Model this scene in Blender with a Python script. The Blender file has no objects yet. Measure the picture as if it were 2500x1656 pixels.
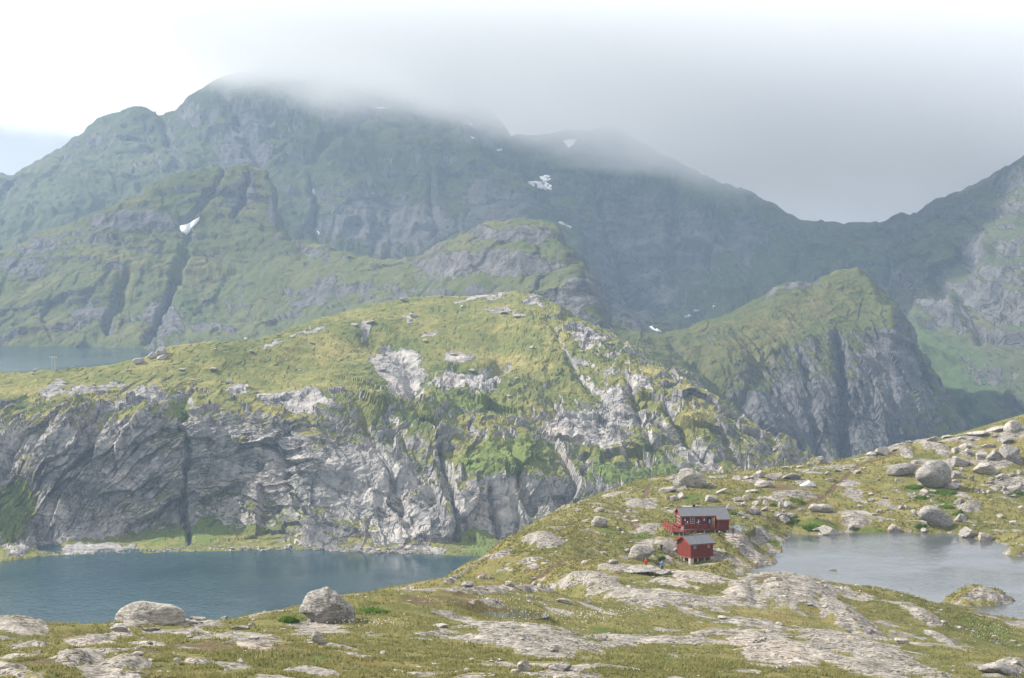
import bpy, bmesh, math, random
import numpy as np
from mathutils import Vector, Matrix

# ------------------------------------------------------------------ camera, sky, sun, exposure
SC = bpy.context.scene
COL = SC.collection
FPX, CXP, CYP, HORIZON = 4600.0, 1250.0, 828.0, 625.0      # photograph of 2500 x 1656
EYE = 55.0                                                  # metres above the tarn
PITCH = math.atan((CYP - HORIZON) / FPX)
cam = bpy.data.cameras.new('camera')
cam.sensor_width = 36.0
cam.lens = FPX * 36.0 / 2500.0
cam.clip_start = 0.5
cam.clip_end = 30000.0
camo = bpy.data.objects.new('camera', cam)
COL.objects.link(camo)
camo.location = (0, 0, EYE)
camo.rotation_euler = (math.pi / 2 - PITCH, 0, 0)
SC.camera = camo

SUN_EL, SUN_AZ = math.radians(39), math.radians(-74)        # azimuth clockwise from +Y: sun on the left, a little ahead
sun = bpy.data.lights.new('sun', 'SUN')
sun.energy = 4.95
sun.angle = math.radians(1.5)
sun.color = (1.0, 0.93, 0.82)
suno = bpy.data.objects.new('sun', sun)
COL.objects.link(suno)
sdir = Vector((math.sin(SUN_AZ) * math.cos(SUN_EL), math.cos(SUN_AZ) * math.cos(SUN_EL), math.sin(SUN_EL)))
suno.rotation_euler = sdir.to_track_quat('Z', 'Y').to_euler()

W = bpy.data.worlds.new('World')
SC.world = W
W.use_nodes = True
wn, wl = W.node_tree.nodes, W.node_tree.links
wn.clear()
w_out = wn.new('ShaderNodeOutputWorld')
w_bg = wn.new('ShaderNodeBackground')
w_sky = wn.new('ShaderNodeTexSky')
w_sky.sky_type = 'NISHITA'
w_sky.sun_disc = False
w_sky.sun_elevation = SUN_EL
w_sky.sun_rotation = SUN_AZ
w_skys = wn.new('ShaderNodeVectorMath'); w_skys.operation = 'SCALE'; w_skys.inputs['Scale'].default_value = 0.09
wl.new(w_sky.outputs[0], w_skys.inputs[0])
w_tc = wn.new('ShaderNodeTexCoord')
w_sep = wn.new('ShaderNodeSeparateXYZ')
wl.new(w_tc.outputs['Generated'], w_sep.inputs[0])
w_map = wn.new('ShaderNodeMapping'); w_map.inputs['Scale'].default_value = (1.0, 1.0, 3.0)
wl.new(w_tc.outputs['Generated'], w_map.inputs[0])
w_n = wn.new('ShaderNodeTexNoise'); w_n.inputs['Scale'].default_value = 4.2; w_n.inputs['Detail'].default_value = 5.0
w_n.inputs['Roughness'].default_value = 0.45
w_map.inputs['Location'].default_value = (0.9, 0.35, 0.2)
wl.new(w_map.outputs[0], w_n.inputs['Vector'])
# overcast brightness: grey-lilac low down, cream white higher, broken by soft cloud noise
w_el = wn.new('ShaderNodeMapRange'); w_el.interpolation_type = 'SMOOTHSTEP'
w_el.inputs['From Min'].default_value = -0.12; w_el.inputs['From Max'].default_value = 0.7
wl.new(w_sep.outputs['Z'], w_el.inputs['Value'])
w_add = wn.new('ShaderNodeMath'); w_add.operation = 'MULTIPLY_ADD'
w_add.inputs[1].default_value = 1.1; w_add.inputs[2].default_value = -0.5
wl.new(w_n.outputs['Fac'], w_add.inputs[0])
w_sum = wn.new('ShaderNodeMath'); w_sum.operation = 'ADD'; w_sum.use_clamp = True
wl.new(w_add.outputs[0], w_sum.inputs[0]); wl.new(w_el.outputs[0], w_sum.inputs[1])
w_ramp = wn.new('ShaderNodeValToRGB')
cr = w_ramp.color_ramp
cr.elements[0].position = 0.0; cr.elements[0].color = (0.36, 0.352, 0.35, 1)
cr.elements[1].position = 1.0; cr.elements[1].color = (0.66, 0.645, 0.62, 1)
e = cr.elements.new(0.5); e.color = (0.49, 0.482, 0.475, 1)
wl.new(w_sum.outputs[0], w_ramp.inputs[0])
w_mix = wn.new('ShaderNodeMix'); w_mix.data_type = 'RGBA'; w_mix.inputs['Factor'].default_value = 0.08
wl.new(w_ramp.outputs[0], w_mix.inputs['A']); wl.new(w_skys.outputs[0], w_mix.inputs['B'])
wl.new(w_mix.outputs['Result'], w_bg.inputs['Color'])
w_bg.inputs['Strength'].default_value = 1.0
wl.new(w_bg.outputs[0], w_out.inputs['Surface'])

vs = SC.view_settings
vs.view_transform = 'Standard'; vs.look = 'None'; vs.exposure = 0.88; vs.gamma = 1.0; vs.use_curve_mapping = False
SC.render.engine = 'CYCLES'
SC.cycles.use_denoising = True
SC.cycles.max_bounces = 10
SC.cycles.diffuse_bounces = 2
SC.cycles.glossy_bounces = 2
SC.cycles.volume_bounces = 8
SC.cycles.transmission_bounces = 2
SC.cycles.transparent_max_bounces = 6
SC.cycles.volume_step_rate = 1.0
SC.cycles.volume_max_steps = 128

# ------------------------------------------------------------------ helpers
rng = np.random.default_rng(7)
random.seed(7)
K = 2500.0 / 2367.0                                         # readings taken on a 2367 px wide view
CP, SP = math.cos(PITCH), math.sin(PITCH)

def world(px, py, Y):
    """point seen at photo pixel (px, py) at forward distance Y"""
    px = np.asarray(px, float); py = np.asarray(py, float); Y = np.asarray(Y, float)
    up = CYP - py
    yw = FPX * CP + up * SP
    zw = -FPX * SP + up * CP
    return np.stack(np.broadcast_arrays((px - CXP) / yw * Y, Y, EYE + zw / yw * Y), -1)

def slope_of(py):
    up = CYP - np.asarray(py, float)
    return (-FPX * SP + up * CP) / (FPX * CP + up * SP)

def pix(P):
    d = P[..., 2] - EYE
    fwd = P[..., 1] * CP - d * SP
    up = P[..., 1] * SP + d * CP
    return CXP + FPX * P[..., 0] / fwd, CYP - FPX * up / fwd

def _hash(ix, iy, iz, seed):
    h = (ix * np.int64(374761393) + iy * np.int64(668265263) + iz * np.int64(2147483647 - 88) + seed * np.int64(1274126177)) & 0xffffffff
    h = ((h ^ (h >> 13)) * np.int64(1274126177)) & 0xffffffff
    return h ^ (h >> 16)

GR = np.array([[1,1,0],[-1,1,0],[1,-1,0],[-1,-1,0],[1,0,1],[-1,0,1],[1,0,-1],[-1,0,-1],[0,1,1],[0,-1,1],[0,1,-1],[0,-1,-1],[1,1,0],[-1,1,0],[0,-1,1],[0,-1,-1]], np.float32)

def perlin(x, y, z, seed=0):
    x = np.asarray(x, np.float32); y = np.asarray(y, np.float32); z = np.asarray(z, np.float32)
    x, y, z = np.broadcast_arrays(x, y, z)
    xi, yi, zi = np.floor(x), np.floor(y), np.floor(z)
    fx, fy, fz = x - xi, y - yi, z - zi
    xi, yi, zi = xi.astype(np.int64), yi.astype(np.int64), zi.astype(np.int64)
    u, v, w = (t * t * t * (t * (t * 6 - 15) + 10) for t in (fx, fy, fz))
    out = 0
    for i in (0, 1):
        wx = u if i else 1 - u
        for j in (0, 1):
            wy = v if j else 1 - v
            for k in (0, 1):
                wz = w if k else 1 - w
                g = GR[_hash(xi + i, yi + j, zi + k, seed) & 15]
                out = out + wx * wy * wz * (g[..., 0] * (fx - i) + g[..., 1] * (fy - j) + g[..., 2] * (fz - k))
    return out

def fbm(x, y, z, octs=5, seed=0, gain=0.5, lac=2.03, ridged=False):
    a, s, tot = 1.0, 0.0, 0.0
    for o in range(octs):
        n = perlin(x, y, z, seed + o * 17)
        if ridged:
            n = 1 - 2.2 * np.abs(n)
        s = s + a * n; tot += a
        a *= gain; x = x * lac + 3.1; y = y * lac - 1.7; z = z * lac + 5.3
    return s / tot

def facet(x, y, z, seed=0, tilt=1.0, step=0.6):
    """fractured-rock relief: every cell of a jittered lattice carries its own tilted plane"""
    x, y, z = (np.asarray(q, np.float32) for q in np.broadcast_arrays(x, y, z))
    bx, by, bz = np.floor(x - .5).astype(np.int64), np.floor(y - .5).astype(np.int64), np.floor(z - .5).astype(np.int64)
    best = np.full(x.shape, 1e9, np.float32); val = np.zeros(x.shape, np.float32)
    for i in (0, 1):
        for j in (0, 1):
            for k in (0, 1):
                h = _hash(bx + i, by + j, bz + k, seed)
                a = (h & 255).astype(np.float32) / 255; b = ((h >> 8) & 255).astype(np.float32) / 255; c = ((h >> 16) & 255).astype(np.float32) / 255
                h2 = _hash(bx + i, by + j, bz + k, seed + 71)
                dx, dy, dz = x - (bx + i + .15 + .7 * a), y - (by + j + .15 + .7 * b), z - (bz + k + .15 + .7 * c)
                d = dx * dx + dy * dy + dz * dz
                gx = (h2 & 255).astype(np.float32) / 127.5 - 1; gy = ((h2 >> 8) & 255).astype(np.float32) / 127.5 - 1; gz = ((h2 >> 16) & 255).astype(np.float32) / 127.5 - 1
                v = tilt * (gx * dx + gy * dy + gz * dz) + step * (a + b - 1)
                m = d < best
                best = np.where(m, d, best); val = np.where(m, v, val)
    return val

def sst(a, b, x):
    t = np.clip((x - a) / (b - a), 0, 1)
    return t * t * (3 - 2 * t)

def smooth1(a, n):
    if n < 1: return a
    k = np.hanning(2 * n + 3)[1:-1]; k /= k.sum()
    return np.convolve(np.pad(a, (n, n), 'edge'), k, 'valid')

def grid_mesh(name, P, attrs=None, smooth=True, flip=False):
    R, C = P.shape[:2]
    me = bpy.data.meshes.new(name)
    n = R * C
    me.vertices.add(n)
    me.vertices.foreach_set('co', P.reshape(-1).astype(np.float32))
    idx = np.arange(n).reshape(R, C)
    q = np.stack([idx[:-1, :-1], idx[:-1, 1:], idx[1:, 1:], idx[1:, :-1]], -1).reshape(-1, 4)
    if flip: q = q[:, ::-1]
    me.loops.add(q.size)
    me.loops.foreach_set('vertex_index', q.reshape(-1).astype(np.int32))
    me.polygons.add(len(q))
    me.polygons.foreach_set('loop_start', np.arange(0, q.size, 4, dtype=np.int32))
    me.polygons.foreach_set('loop_total', np.full(len(q), 4, np.int32))
    me.polygons.foreach_set('use_smooth', np.full(len(q), smooth))
    for k, v in (attrs or {}).items():
        a = me.attributes.new(k, 'FLOAT', 'POINT')
        a.data.foreach_set('value', np.ascontiguousarray(v, np.float32).reshape(-1))
    me.update(); me.validate()
    return me

def raw_mesh(name, V, F, smooth=False, attrs=None):
    """V (n,3), F (m,k) with constant k"""
    V = np.asarray(V, np.float32); F = np.asarray(F, np.int32)
    me = bpy.data.meshes.new(name)
    me.vertices.add(len(V)); me.vertices.foreach_set('co', V.reshape(-1))
    k = F.shape[1]
    me.loops.add(F.size); me.loops.foreach_set('vertex_index', F.reshape(-1))
    me.polygons.add(len(F))
    me.polygons.foreach_set('loop_start', np.arange(0, F.size, k, dtype=np.int32))
    me.polygons.foreach_set('loop_total', np.full(len(F), k, np.int32))
    me.polygons.foreach_set('use_smooth', np.full(len(F), smooth))
    for n, v in (attrs or {}).items():
        a = me.attributes.new(n, 'FLOAT', 'POINT'); a.data.foreach_set('value', np.ascontiguousarray(v, np.float32).reshape(-1))
    me.update(); me.validate()
    return me

def link(name, data, mat=None, parent=None, label=None, cat=None, group=None, kind=None):
    o = bpy.data.objects.new(name, data)
    COL.objects.link(o)
    if mat is not None and data is not None:
        data.materials.clear(); data.materials.append(mat)
    if parent is not None: o.parent = parent
    if label: o['label'] = label
    if cat: o['category'] = cat
    if group: o['group'] = group
    if kind: o['kind'] = kind
    return o

# ---- materials
class NT:
    def __init__(self, name):
        self.m = bpy.data.materials.new(name); self.m.use_nodes = True
        self.n, self.l = self.m.node_tree.nodes, self.m.node_tree.links
        self.n.clear()
        self.out = self.n.new('ShaderNodeOutputMaterial')
    def node(self, t, **kw):
        nd = self.n.new(t)
        for k, v in kw.items(): setattr(nd, k, v)
        return nd
    def _set(self, sock, v):
        if hasattr(v, 'is_linked') or hasattr(v, 'links'): self.l.new(v, sock)
        else: sock.default_value = v
    def attr(self, name):
        nd = self.node('ShaderNodeAttribute'); nd.attribute_name = name; return nd.outputs['Fac']
    def pos(self):
        return self.node('ShaderNodeNewGeometry').outputs['Position']
    def obj(self):
        return self.node('ShaderNodeTexCoord').outputs['Object']
    def mapping(self, v, scale=(1, 1, 1), rot=(0, 0, 0), loc=(0, 0, 0)):
        nd = self.node('ShaderNodeMapping'); self.l.new(v, nd.inputs[0])
        nd.inputs['Scale'].default_value = scale; nd.inputs['Rotation'].default_value = rot; nd.inputs['Location'].default_value = loc
        return nd.outputs[0]
    def noise(self, v, scale, detail=4, rough=0.55, dist=0.0, ntype=None):
        nd = self.node('ShaderNodeTexNoise'); self.l.new(v, nd.inputs['Vector'])
        if ntype: nd.noise_type = ntype
        nd.inputs['Scale'].default_value = scale; nd.inputs['Detail'].default_value = detail
        nd.inputs['Roughness'].default_value = rough; nd.inputs['Distortion'].default_value = dist
        return nd.outputs['Fac']
    def voronoi(self, v, scale, feature='DISTANCE_TO_EDGE'):
        nd = self.node('ShaderNodeTexVoronoi'); nd.feature = feature; self.l.new(v, nd.inputs['Vector'])
        nd.inputs['Scale'].default_value = scale
        return nd.outputs['Distance']
    def math(self, op, a, b=0.0, c=0.0, clamp=False):
        nd = self.node('ShaderNodeMath', operation=op); nd.use_clamp = clamp
        for i, v in enumerate((a, b, c)): self._set(nd.inputs[i], v)
        return nd.outputs[0]
    def rng(self, v, a, b, lo=0.0, hi=1.0, smooth=True):
        nd = self.node('ShaderNodeMapRange'); nd.interpolation_type = 'SMOOTHSTEP' if smooth else 'LINEAR'
        self._set(nd.inputs['Value'], v)
        for k, x in (('From Min', a), ('From Max', b), ('To Min', lo), ('To Max', hi)): nd.inputs[k].default_value = x
        return nd.outputs[0]
    def ramp(self, v, stops):
        nd = self.node('ShaderNodeValToRGB'); self.l.new(v, nd.inputs[0]); r = nd.color_ramp
        r.elements[0].position = stops[0][0]; r.elements[0].color = (*stops[0][1], 1)
        r.elements[1].position = stops[-1][0]; r.elements[1].color = (*stops[-1][1], 1)
        for p, c in stops[1:-1]:
            e = r.elements.new(p); e.color = (*c, 1)
        return nd.outputs['Color']
    def mix(self, f, a, b):
        nd = self.node('ShaderNodeMix', data_type='RGBA')
        self._set(nd.inputs['Factor'], f)
        for s, v in (('A', a), ('B', b)):
            if isinstance(v, tuple): nd.inputs[s].default_value = (*v, 1)
            else: self.l.new(v, nd.inputs[s])
        return nd.outputs['Result']
    def scale(self, c, f):
        nd = self.node('ShaderNodeVectorMath', operation='SCALE'); self._set(nd.inputs[0], c); self._set(nd.inputs['Scale'], f)
        return nd.outputs[0]
    def bump(self, h, dist, strength=1.0, normal=None):
        nd = self.node('ShaderNodeBump'); self.l.new(h, nd.inputs['Height'])
        nd.inputs['Distance'].default_value = dist; nd.inputs['Strength'].default_value = strength
        if normal is not None: self.l.new(normal, nd.inputs['Normal'])
        return nd.outputs[0]
    def finish(self, color, rough=0.9, normal=None, spec=0.2, metallic=0.0):
        b = self.node('ShaderNodeBsdfPrincipled')
        if isinstance(color, tuple): b.inputs['Base Color'].default_value = (*color, 1)
        else: self.l.new(color, b.inputs['Base Color'])
        self._set(b.inputs['Roughness'], rough)
        b.inputs['Specular IOR Level'].default_value = spec
        b.inputs['Metallic'].default_value = metallic
        if normal is not None: self.l.new(normal, b.inputs['Normal'])
        self.l.new(b.outputs[0], self.out.inputs['Surface'])
        self.bsdf = b
        return self.m

def plain(name, col, rough=0.7, var=0.15, scale=6.0, spec=0.3, metallic=0.0):
    t = NT(name)
    n = t.noise(t.obj(), scale, 4)
    c = t.mix(t.rng(n, 0.3, 0.7), tuple(x * (1 - var) for x in col), tuple(min(1, x * (1 + var)) for x in col))
    return t.finish(c, rough, spec=spec, metallic=metallic)
# ------------------------------------------------------------------ hill and mountain builder
LAKE_Z, FAR_LAKE_Z = -87.0, -36.0

def pchip_rows(Pk, counts):
    """Pk (k, C, 3): shape-preserving interpolation across the guide curves, counts[i] rows in interval i"""
    k = len(Pk)
    h = np.maximum(np.linalg.norm(np.diff(Pk, axis=0), axis=-1).mean(1), 1e-3)
    d = np.diff(Pk, axis=0) / h[:, None, None]
    m = np.zeros_like(Pk)
    m[0], m[-1] = d[0], d[-1]
    for i in range(1, k - 1):
        w1, w2 = 2 * h[i] + h[i - 1], h[i] + 2 * h[i - 1]
        a, b = d[i - 1], d[i]
        ok = a * b > 0
        with np.errstate(all='ignore'):
            hm = (w1 + w2) / (w1 / np.where(ok, a, 1) + w2 / np.where(ok, b, 1))
        m[i] = np.where(ok, hm, 0)
    rows = []
    for i in range(k - 1):
        n = counts[i]
        for t in (np.arange(n) / n if i < k - 2 else np.linspace(0, 1, n)):
            t2, t3 = t * t, t * t * t
            rows.append((2*t3 - 3*t2 + 1) * Pk[i] + (t3 - 2*t2 + t) * h[i] * m[i] + (-2*t3 + 3*t2) * Pk[i+1] + (t3 - t2) * h[i] * m[i+1])
    return np.array(rows)

def guide(pts, xs, sm=3):
    a = np.array(pts, float) * [K, K, 1]
    y = smooth1(np.interp(xs, a[:, 0], a[:, 1]), sm)
    Y = smooth1(np.interp(xs, a[:, 0], a[:, 2]), sm * 3)
    return world(xs, y, Y)

def normals(P):
    du = np.gradient(P, axis=1); dv = np.gradient(P, axis=0)
    n = np.cross(du, dv)
    return n / np.maximum(np.linalg.norm(n, axis=-1, keepdims=True), 1e-9)

def line_dist(px, py, poly):
    """distance in photo pixels from a surveyed line to each surface sample"""
    best = np.full(px.shape, 1e9, np.float32)
    for (x0, y0), (x1, y1) in zip(poly[:-1], poly[1:]):
        x0, y0, x1, y1 = x0 * K, y0 * K, x1 * K, y1 * K
        L = (x1 - x0) ** 2 + (y1 - y0) ** 2
        t = np.clip(((px - x0) * (x1 - x0) + (py - y0) * (y1 - y0)) / L, 0, 1)
        best = np.minimum(best, np.hypot(px - x0 - t * (x1 - x0), py - y0 - t * (y1 - y0)))
    return best

def patch(px, py, spots):
    out = np.zeros(px.shape, np.float32)
    for (x, y, rx, ry, rot) in spots:
        c, s = math.cos(math.radians(rot)), math.sin(math.radians(rot))
        dx, dy = px - x * K, py - y * K
        u, v = (dx * c + dy * s) / (rx * K), (-dx * s + dy * c) / (ry * K)
        out = np.maximum(out, 1 - sst(0.55, 1.25, np.sqrt(u * u + v * v)))
    return out

def hill_mat(name, s, rock_lo, rock_mid, rock_hi, g_dark, g_mid, g_hi, bumpd, streak=0.25, rot=0.0):
    t = NT(name)
    p = t.pos()
    tex = t.mapping(p, (1, 1, streak), (0.0, rot, 0.0))
    n_st = t.noise(tex, 0.09 * s, 9, 0.62, 0.4)
    n_f = t.noise(p, 0.35 * s, 7, 0.68)
    n_g = t.noise(p, 0.022 * s, 7, 0.6)
    n_m = t.noise(p, 0.14 * s, 6, 0.65)
    rk = t.attr('rock')
    f = t.math('MULTIPLY_ADD', n_f, 0.75, t.math('MULTIPLY_ADD', n_m, 0.55, t.math('ADD', rk, -0.65)))
    fac = t.rng(f, 0.42, 0.56)
    cr1 = t.ramp(n_st, [(0.25, rock_lo), (0.48, rock_mid), (0.72, rock_hi)])
    cr2 = t.mix(t.rng(n_f, 0.35, 0.7, 0.0, 0.6), cr1, rock_lo)
    cr2 = t.mix(t.rng(t.noise(tex, 0.04 * s, 5, 0.6), 0.52, 0.7, 0.0, 0.45), cr2, tuple(c * k for c, k in zip(rock_hi, (1.05, 0.93, 0.86))))
    k1 = t.noise(t.mapping(p, (0.4, 1, 1.3), (0.0, 0.45, 0.0)), 0.075 * s, 5, 0.55, 1.0)
    k2 = t.noise(t.mapping(p, (1.2, 1, 0.35), (0.0, -0.2, 0.0)), 0.13 * s, 5, 0.55, 0.8)
    crk = t.math('MAXIMUM', t.rng(t.math('ABSOLUTE', t.math('SUBTRACT', k1, 0.5)), 0.004, 0.022, 1.0, 0.0), t.math('MULTIPLY', t.rng(t.math('ABSOLUTE', t.math('SUBTRACT', k2, 0.5)), 0.004, 0.024, 1.0, 0.0), t.rng(n_m, .45, .55)))
    crk = t.math('MULTIPLY', crk, t.rng(n_g, .42, .58, .25, 1.0))
    cr2 = t.mix(t.math('MULTIPLY', crk, 0.65), cr2, tuple(c * .45 for c in rock_lo))
    cr2 = t.mix(t.rng(k1, 0.52, 0.68, 0.0, 0.4), cr2, rock_hi)
    cg = t.ramp(t.math('MULTIPLY_ADD', n_m, 0.45, t.math('MULTIPLY', n_g, 0.6)), [(0.38, g_dark), (0.53, g_mid), (0.68, g_hi)])
    cg = t.mix(t.rng(t.attr('lush'), 0.0, 1.0, 0.0, 0.8), cg, (g_mid[0] * .78, g_mid[1] * 1.08, g_mid[2] * .95))
    cg = t.mix(t.rng(t.attr('lush'), 1.0, 2.0, 0.0, 0.9), cg, (g_dark[0] * 1.15, g_dark[1] * 1.45, g_dark[2] * 1.1))
    cg = t.mix(t.rng(n_f, 0.4, 0.75, 0.0, 0.5), cg, g_dark)
    n_s = t.noise(p, 0.75 * s, 3, 0.6)
    cg = t.mix(t.rng(n_s, 0.5, 0.62, 0.0, 0.45), cg, g_dark)  # dark specks painted into the grass colour as hummock shading
    cg = t.mix(t.math('MULTIPLY', t.rng(n_s, 0.30, 0.26), t.rng(n_m, .4, .55)), cg, rock_hi)
    col = t.mix(fac, cg, cr2)
    h = t.math('MULTIPLY_ADD', n_s, 0.3, t.math('MULTIPLY_ADD', n_st, 1.0, t.math('MULTIPLY', n_f, 0.45)))
    h = t.math('MULTIPLY_ADD', crk, -0.35, h)
    h = t.math('MULTIPLY', h, t.math('MULTIPLY_ADD', fac, 0.75, 0.25))
    return t.finish(col, 0.95, t.bump(h, bumpd, 1.0), 0.1)

def build_hill(name, xs, curves, counts, disp, mat, label, gullies=(), rockfn=None, rocks=(), greens=(), lush=(), sm=3, crisp=False):
    xs = np.asarray(xs, float)
    Pk = np.array([c(xs) if callable(c) else guide(c, xs, sm) for c in curves])
    P = pchip_rows(Pk, counts)
    PX, PY = pix(P)
    N = normals(P)
    N *= np.sign((N * (np.array([0, 0, EYE]) - P)).sum(-1, keepdims=True) + 1e-9) if False else 1
    if N[..., 2].mean() < 0: N = -N
    d = disp(P, PX, PY)
    for poly, w, dep in gullies:
        q = line_dist(PX + 9 * perlin(PX / 40, PY / 40, 3.3) + 5 * perlin(PX / 11, PY / 11, 1.3), PY, poly) / (w * K)
        d = d - dep * np.exp(-q * q) * (0.55 + 0.9 * np.clip(0.5 + fbm(PX / 30, PY / 30, 6.6, 3, 77), 0, 1))
    edge = np.ones(P.shape[0]); edge[0] = 0
    P2 = P + N * (d * edge[:, None])[..., None]
    N2 = normals(P2)
    if N2[..., 2].mean() < 0: N2 = -N2
    rk = rockfn(P2, N2, PX, PY)
    wx = PX + 26 * fbm(PX / 60, PY / 45, 1.1, 3, 901) * 1.6 + 9 * fbm(PX / 14, PY / 12, 2.1, 2, 905)
    wy = PY + 20 * fbm(PX / 50, PY / 45, 7.1, 3, 911) * 1.6 + 8 * fbm(PX / 14, PY / 12, 4.1, 2, 915)
    rk = rk + 0.75 * patch(wx, wy, rocks) - 1.25 * patch(wx, wy, greens)
    lu = patch(wx, wy, lush)
    me = grid_mesh(name, P2, {'rock': rk, 'lush': lu}, smooth=not crisp)
    o = link(name, me, mat, kind='structure', label=label)
    return o, P2, PX, PY

def shore(pts, z):
    a = np.array(pts, float) * [K, K]
    def f(xs):
        y = smooth1(np.interp(xs, a[:, 0], a[:, 1]), 3)
        s = slope_of(y)
        return world(xs, y, (z - EYE) / s)
    return f

def shifted(fn, dY, dz):
    def f(xs):
        P = (fn(xs) if callable(fn) else guide(fn, xs)).copy()
        k = (P[:, 1] + dY) / P[:, 1]
        P[:, 0] *= k; P[:, 1] += dY; P[:, 2] += dz
        return P
    return f

def terrace(z, period, sharp):
    q = z / period
    f = q - np.floor(q)
    return (sst(0.5 - sharp, 0.5 + sharp, f) - f)

# ---------------------------------------------------------------- middle hill above the lake
XS = np.linspace(-70 * K, 1960 * K, 820)
mh_shore = shore([(-200, 1300), (0, 1297), (75, 1290), (120, 1283), (250, 1281), (450, 1275), (700, 1272), (860, 1280), (1000, 1282), (1085, 1285), (1300, 1290), (2000, 1290)], LAKE_Z)
mh_foot = [(-200, 1240, 905), (0, 1238, 905), (60, 1250, 905), (100, 1262, 912), (250, 1250, 925), (330, 1240, 935), (450, 1222, 945), (600, 1245, 926), (680, 1258, 912), (800, 1266, 904), (950, 1270, 899), (1060, 1255, 906), (1110, 1225, 925), (1180, 1235, 925), (1400, 1200, 945), (2000, 1180, 950)]
mh_low = [(-200, 1120, 930), (0, 1130, 930), (80, 1170, 930), (200, 1185, 938), (430, 1170, 955), (560, 1180, 948), (700, 1170, 932), (1000, 1165, 928), (1050, 1110, 945), (1120, 1090, 950), (1200, 1095, 955), (1350, 1120, 965), (1500, 1110, 965), (1650, 1110, 968), (2000, 1140, 960)]
mh_bench = [(-200, 1050, 955), (0, 1060, 950), (80, 1085, 942), (200, 1090, 946), (430, 1085, 962), (560, 1075, 956), (700, 1060, 950), (900, 1060, 955), (1000, 1070, 965), (1060, 1050, 975), (1200, 1040, 990), (1350, 1075, 992), (1500, 1060, 990), (1650, 1070, 985), (1800, 1090, 975), (2000, 1130, 965)]
mh_brow = [(-200, 950, 990), (0, 960, 985), (60, 985, 968), (150, 970, 962), (250, 978, 962), (330, 972, 965), (400, 985, 970), (430, 1000, 985), (450, 958, 970), (560, 952, 970), (680, 962, 972), (760, 935, 985), (830, 930, 1005), (900, 940, 1015), (1000, 955, 1020), (1100, 960, 1025), (1250, 950, 1040), (1330, 960, 1035), (1420, 965, 1030), (1520, 975, 1020), (1620, 1010, 1005), (1750, 1060, 990), (2000, 1120, 970)]
mh_up = [(-200, 915, 1030), (0, 912, 1030), (100, 908, 1030), (250, 900, 1035), (430, 895, 1040), (600, 880, 1050), (760, 850, 1075), (850, 800, 1130), (930, 790, 1150), (1050, 840, 1110), (1150, 850, 1110), (1250, 815, 1130), (1330, 845, 1105), (1420, 870, 1080), (1520, 905, 1060), (1620, 965, 1025), (1750, 1030, 1000), (2000, 1110, 975)]
mh_top = [(-200, 885, 1060), (0, 885, 1060), (130, 872, 1065), (340, 850, 1070), (500, 820, 1080), (640, 800, 1110), (760, 765, 1160), (870, 730, 1210), (1050, 715, 1230), (1200, 705, 1240), (1300, 755, 1180), (1400, 800, 1140), (1520, 870, 1090), (1620, 930, 1050), (1750, 1015, 1010), (2000, 1105, 980)]
mh_crest = [(-200, 872, 1085), (0, 868, 1085), (60, 862, 1085), (95, 853, 1085), (130, 852, 1085), (200, 845, 1090), (270, 838, 1090), (330, 826, 1090), (385, 802, 1100), (440, 793, 1105), (500, 790, 1110), (560, 790, 1120), (600, 786, 1140), (640, 775, 1165), (680, 757, 1195), (740, 737, 1230), (800, 720, 1260), (870, 703, 1285), (950, 690, 1300), (1050, 682, 1310), (1130, 675, 1315), (1200, 673, 1315), (1240, 683, 1300), (1280, 705, 1270), (1320, 735, 1230), (1380, 765, 1190), (1450, 810, 1150), (1520, 850, 1120), (1600, 900, 1085), (1680, 960, 1050), (1740, 1000, 1030), (1790, 1040, 1015), (1820, 1075, 1005), (1850, 1090, 1000), (2000, 1100, 1000)]

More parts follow.
